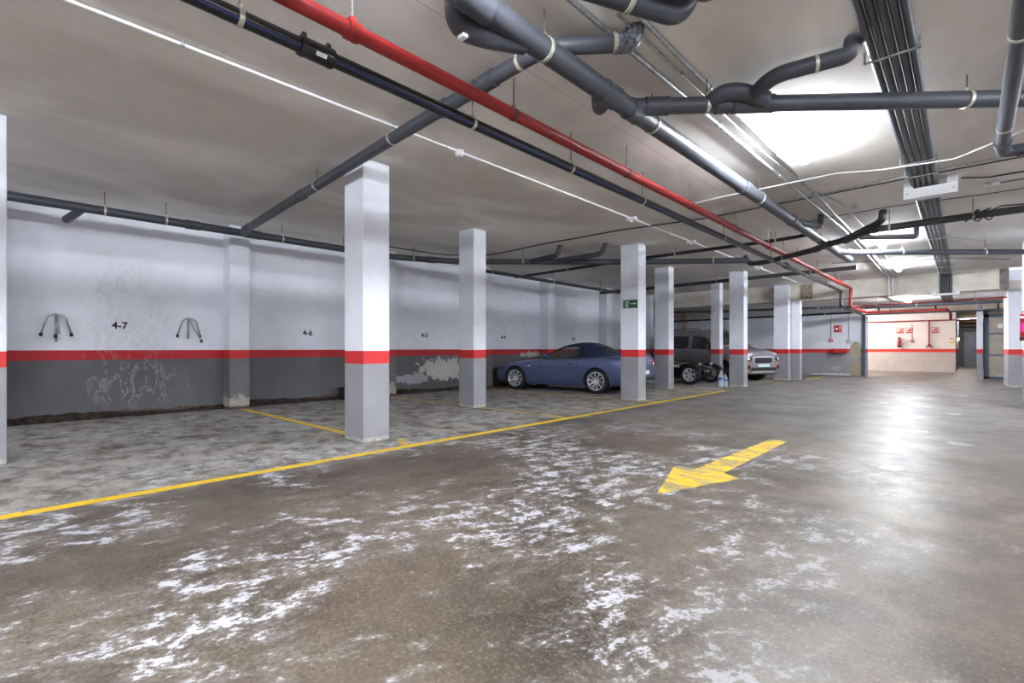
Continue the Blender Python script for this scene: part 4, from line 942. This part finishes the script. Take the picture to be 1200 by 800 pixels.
# ---------------- grey van
def van():
    phi = 23
    F = Vector((math.cos(R(-phi)), math.sin(R(-phi))))
    c = Vector((-4.97, 17.70)) - F * 2.2
    o = empty('passenger_van', (c.x, c.y, 0), R(-phi)); tag(o, 'dark grey compact people-carrier van parked askew, front toward the lane', 'car')
    paint = carpaint('grey_metallic', (140, 136, 142), .45, .32)
    st = [
     (2.20, [(.50, .30), (.66, .34), (.72, .50), (.70, .70), (.60, .86), (.45, .93), (.25, .96), (.12, .97), (0, .975)]),
     (2.12, [(.66, .26), (.80, .32), (.85, .50), (.83, .72), (.74, .90), (.56, .98), (.30, 1.01), (.15, 1.02), (0, 1.02)]),
     (1.95, [(.76, .24), (.87, .32), (.90, .52), (.885, .76), (.82, .93), (.66, 1.03), (.38, 1.07), (.18, 1.08), (0, 1.08)]),
     (1.60, [(.80, .22), (.90, .32), (.925, .56), (.91, .82), (.86, .98), (.72, 1.08), (.42, 1.12), (.2, 1.13), (0, 1.13)]),
     (1.22, [(.80, .22), (.90, .32), (.925, .60), (.915, .88), (.88, 1.03), (.76, 1.14), (.44, 1.19), (.2, 1.20), (0, 1.205)]),
     (.95, [(.80, .22), (.90, .32), (.925, .62), (.915, .92), (.885, 1.06), (.80, 1.26), (.52, 1.35), (.26, 1.37), (0, 1.375)]),
     (.50, [(.80, .22), (.90, .32), (.925, .64), (.915, .95), (.89, 1.09), (.79, 1.45), (.62, 1.62), (.33, 1.67), (0, 1.68)]),
     (.10, [(.80, .22), (.90, .32), (.925, .65), (.915, .96), (.895, 1.10), (.80, 1.56), (.66, 1.745), (.36, 1.785), (0, 1.79)]),
     (-.60, [(.80, .22), (.90, .32), (.925, .66), (.92, .98), (.90, 1.12), (.815, 1.60), (.68, 1.785), (.38, 1.82), (0, 1.825)]),
     (-1.40, [(.80, .22), (.90, .32), (.925, .66), (.92, .98), (.90, 1.12), (.82, 1.60), (.69, 1.785), (.38, 1.815), (0, 1.82)]),
     (-1.95, [(.78, .24), (.88, .34), (.91, .66), (.905, .98), (.885, 1.12), (.80, 1.58), (.67, 1.755), (.36, 1.785), (0, 1.79)]),
     (-2.15, [(.72, .30), (.82, .38), (.85, .66), (.845, .98), (.82, 1.12), (.75, 1.54), (.62, 1.70), (.34, 1.73), (0, 1.735)]),
     (-2.20, [(.65, .36), (.76, .44), (.79, .66), (.785, .96), (.76, 1.10), (.70, 1.48), (.56, 1.62), (.3, 1.65), (0, 1.655)]),
    ]
    full = loft(st, 5, 4); tree = caster(full)
    bm = cut(full, [(1.31, .33), (-1.475, .33)], .385, .32, .90)
    build('body', bm, paint, o, smooth=True, angle=28)
    for wx in (1.31, -1.475):
        for s in (1, -1):
            wheel(o, wx, s * .80, .33, .205, s, 5, .22, 'pair', (150, 152, 156))
            bm = bmesh.new(); lathe(bm, [(0, s * .58), (.375, s * .58), (.375, s * .62), (0, s * .62)], 30, 'y', (wx, 0, .33)); build('wheel_arch_liner', bm, M['black'], o)
            bm = bmesh.new(); pr = []; 
            for k in range(25):
                a = -.25 + (PI + .5) * k / 24; pr.append((wx + .40 * math.cos(a), s * .925, .33 + .40 * math.sin(a)))
            pr = [p for p in pr if p[2] > .24]
            build('arch_cladding', tb(pr, .032, 8), M['black'], o, smooth=True)
    for s in (1, -1):
        build('rear_side_window', patch(tree, [(-1.28, 1.12), (-.30, 1.11), (-.30, 1.58), (-1.22, 1.58)], 'y', s, .006, 14, .28, .004), M['priv_glass'], o, smooth=True)
        build('front_side_window', patch(tree, [(-.14, 1.10), (.98, 1.10), (.42, 1.52), (-.14, 1.575)], 'y', s, .006, 14, .22, .004), M['priv_glass'], o, smooth=True)
        build('boot_side_window', patch(tree, [(-2.0, 1.14), (-1.42, 1.13), (-1.42, 1.56), (-1.92, 1.55)], 'y', s, .006, 10, .28, .004), M['priv_glass'], o, smooth=True)
        for q in ([(-.225, .34), (-.217, .34), (-.217, 1.62), (-.225, 1.62)], [(-1.36, .7), (-1.352, .7), (-1.352, 1.62), (-1.36, 1.62)], [(1.0, .5), (1.008, .5), (1.02, 1.08), (1.012, 1.08)]):
            build('door_gap', patch(tree, q, 'y', s, .0012, 18, 0, 0), M['black'], o)
        build('door_handle', patch(tree, [(-.10, .99), (.10, .985), (.10, 1.025), (-.10, 1.03)], 'y', s, .014, 6, .6, .012), paint, o, smooth=True)
        build('door_handle', patch(tree, [(-.55, .995), (-.35, .99), (-.35, 1.03), (-.55, 1.035)], 'y', s, .014, 6, .6, .012), paint, o, smooth=True)
        build('side_cladding', patch(tree, [(-1.05, .40), (.90, .40), (.90, .56), (-1.05, .56)], 'y', s, .012, 16, .1, .01), M['black'], o, smooth=True)
        build('sill_cladding', patch(tree, [(-1.07, .25), (.92, .25), (.92, .34), (-1.07, .34)], 'y', s, .006, 16, 0, .006), M['black'], o, smooth=True)
        bm = tb(fillet([(-1.9, s * .66, 1.77), (-1.82, s * .665, 1.83), (-.1, s * .665, 1.855), (.10, s * .655, 1.78)], .06), .018, 8); build('roof_rail', bm, M['black'], o, smooth=True)
        bm = bmesh.new(); box(bm, (.62, s * .94, 1.08), (.76, s * 1.10, 1.28), .035, 3); tube(bm, [(.69, s * .87, 1.10), (.69, s * .97, 1.14)], .03, 8); build('wing_mirror', bm, M['black'], o, smooth=True, angle=60)
        # front lights: slim upper lamp, main lamp, fog lamp in an orange ring
        build('day_lamp', patch(tree, [(s * .80, .90), (s * .50, .925), (s * .48, .96), (s * .76, .955)], 'x', 1, .006, 10, .3, .005), M['sign_white'], o, smooth=True)
        hl = build('headlamp', patch(tree, [(s * .84, .70), (s * .55, .70), (s * .57, .855), (s * .82, .86)], 'x', 1, .007, 10, .7, .006), M['priv_glass'], o, smooth=True)
        build('lamp_reflector', patch(tree, [(s * .76, .73), (s * .64, .73), (s * .64, .83), (s * .76, .83)], 'x', 1, .014, 8, 1.0, .004), M['sign_white'], hl, smooth=True)
        fg = build('fog_lamp_surround', patch(tree, [(s * .82, .40), (s * .56, .40), (s * .56, .60), (s * .80, .60)], 'x', 1, .008, 10, .8, .006), plain('orange_trim', (214, 110, 70), .4, var=0), o, smooth=True)
        build('fog_lamp', patch(tree, [(s * .78, .43), (s * .60, .43), (s * .60, .57), (s * .76, .57)], 'x', 1, .017, 10, .9, .004), M['black'], fg, smooth=True)
    build('windscreen', patch(tree, [(1.10, -.72), (.36, -.56), (.36, .56), (1.10, .72)], 'z', 1, .006, 16, .1, .004), M['priv_glass'], o, smooth=True)
    silver = carpaint('silver_front', (190, 190, 200), .4, .3)
    build('front_grille_panel', patch(tree, [(-.50, .60), (.50, .60), (.50, .86), (-.50, .86)], 'x', 1, .004, 16, .25, .006), silver, o, smooth=True)
    gr = build('grille', patch(tree, [(-.42, .63), (.42, .63), (.42, .81), (-.42, .81)], 'x', 1, .012, 12, .3, .005), M['black'], o, smooth=True)
    bm = bmesh.new()
    for k in range(4): tube(bm, [(2.225 - .03 * abs(yy), yy, .655 + k * .043) for yy in (-.38, -.2, 0, .2, .38)], .006, 6)
    build('grille_bars', bm, M['dark_pipe'], gr)
    for z_ in (.905, .945):
        build('chrome_strip', patch(tree, [(-.62, z_), (.62, z_), (.60, z_ + .014), (-.60, z_ + .014)], 'x', 1, .006, 20, 0, .006), M['galv'], o)
    bm = bmesh.new()
    for zz in (.90, .945):
        for s in (1, -1): tube(bm, [(2.235, 0, zz + .045), (2.225, s * .075, zz)], .010, 8)
    build('chevron_badge', bm, M['galv'], o)
    build('number_plate', patch(tree, [(-.27, .505), (.27, .505), (.27, .595), (-.27, .595)], 'x', 1, .016, 6, 0, .004), plain('plate', (196, 226, 226), .4, var=0), o)
    build('lower_bumper', patch(tree, [(-.66, .37), (.66, .37), (.62, .48), (-.62, .48)], 'x', 1, .008, 14, .2, .006), M['black'], o, smooth=True)
    build('skid_plate', patch(tree, [(-.50, .31), (.50, .31), (.48, .36), (-.48, .36)], 'x', 1, .010, 10, 0, .008), M['galv'], o, smooth=True)
    return o
van()

# ---------------- black open-wheeled car (mostly hidden)
def kitcar():
    o = empty('open_wheel_car', (-6.22, 15.6, 0), R(-3)); tag(o, 'low black open-wheeled sports car with silver alloys behind a pillar', 'car')
    bl = carpaint('gloss_black', (14, 14, 18), .1, .2)
    st = [(.42, [(.10, .26), (.16, .28), (.18, .36), (.15, .44), (0, .46)]), (.25, [(.2, .22), (.28, .26), (.30, .40), (.26, .52), (0, .56)]), (-.2, [(.28, .18), (.36, .22), (.38, .44), (.33, .60), (0, .65)]),
          (-.8, [(.38, .16), (.46, .22), (.48, .46), (.44, .64), (0, .72)]), (-1.3, [(.44, .15), (.55, .22), (.57, .46), (.52, .66), (0, .72)]), (-2.2, [(.48, .15), (.60, .22), (.62, .46), (.57, .68), (0, .70)]), (-2.9, [(.48, .2), (.58, .26), (.60, .48), (.54, .70), (0, .74)]), (-3.1, [(.4, .28), (.48, .32), (.5, .46), (.46, .6), (0, .64)])]
    full = loft(st, 4, 3); tree = caster(full); build('body_tub', full, bl, o, smooth=True, angle=40)
    for (x, r, w) in ((0, .305, .20), (-2.25, .31, .24)):
        for s in (1, -1): wheel(o, x, s * .74, r, w, s, 6, .205, 'pair', (214, 216, 222))
    for s in (1, -1):
        for (x, dz) in ((.10, .12), (-.10, .12), (.12, -.08), (-.12, -.08)): build('suspension_arm', tb([(x, s * .26, .32 + dz), (0, s * .62, .31 + dz * .7)], .013, 8), M['dark_pipe'], o, smooth=True)
        pr = [(.345 * math.cos(a), s * .74, .305 + .345 * math.sin(a)) for a in [R(20 + 9 * k) for k in range(15)]]
        g = bmesh.new(); A = [g.verts.new((p[0], p[1] - .11, p[2])) for p in pr]; B = [g.verts.new((p[0], p[1], p[2] + .012)) for p in pr]; D = [g.verts.new((p[0], p[1] + .11, p[2])) for p in pr]
        for i in range(14): g.faces.new((A[i], A[i + 1], B[i + 1], B[i])); g.faces.new((B[i], B[i + 1], D[i + 1], D[i]))
        bmesh.ops.solidify(g, geom=g.faces[:], thickness=.006); build('cycle_wing', g, bl, o, smooth=True)
        build('headlamp', lathe(bmesh.new(), [(0, -.07), (.03, -.06), (.052, 0), (.052, .03), (.044, .035), (0, .045)], 20, 'x', (.13, s * .40, .62)), M['galv'], o, smooth=True, angle=40)
        build('headlamp_bracket', tb([(.08, s * .22, .5), (.12, s * .44, .56)], .012, 8), M['dark_pipe'], o)
        build('side_pod', bx((-1.35, s * .50 - .14, .20), (-.37, s * .50 + .12, .66), .05, 3), bl, o)
    build('windscreen', bx((-1.05, -.46, .70), (-1.04, .46, .86), .002), M['tint_glass'], o)
    bm = bmesh.new(); tube(bm, fillet([(-2.1, -.4, .68), (-2.1, -.36, 1.02), (-2.1, .36, 1.02), (-2.1, .4, .68)], .12), .022, 10); build('roll_bar', bm, M['dark_pipe'], o, smooth=True)
    for s in (1, -1): build('seat', bx((-2.0, s * .26 - .2, .30), (-1.8, s * .26 + .2, .85), .05, 3), M['black'], o)
    # white script on the flank
    me = text_mesh('ACC', .11, .002, .003); t = link('flank_lettering', me, M['sign_white'], o); t.location = (-.52, -.648, .56); t.rotation_euler = (R(90), 0, 0)
    return o
kitcar()

# ---------------- groups of repeated things
GR = {'concrete_pillar': 'painted pillars of the car park', 'wall_pier': 'white piers at the right', 'bay_line': 'yellow bay dividing lines', 'bay_stub_line': 'yellow bay dividing lines',
      'drain_pipe': 'grey and dark drain pipes under the ceiling', 'ceiling_drain_bend': 'pipe bends at the top edge', 'conduit_pipe': 'thin dark pipes over the bays', 'fire_pipe': 'red fire pipes',
      'fire_branch_pipe': 'red fire pipes', 'steel_conduit': 'steel conduits on the ceiling', 'ceiling_lamp': 'ceiling tube lamps', 'bay_number': 'stencilled bay numbers', 'wall_rack': 'steel racks on the left wall',
      'junction_fitting': 'fittings on the white conduit', 'junction_box': 'steel junction boxes', 'fire_collar': 'collar boxes around the conduit bundle', 'fire_sign': 'red and white fire signs',
      'alarm_call_point': 'wall call points', 'fire_extinguisher': 'fire extinguishers', 'water_bottle': 'water bottles by the pillar'}
for ob in list(S.objects):
    if ob.parent is None and ob.get('kind') is None:
        g = GR.get(ob.name.split('.')[0])
        if g: ob['group'] = g
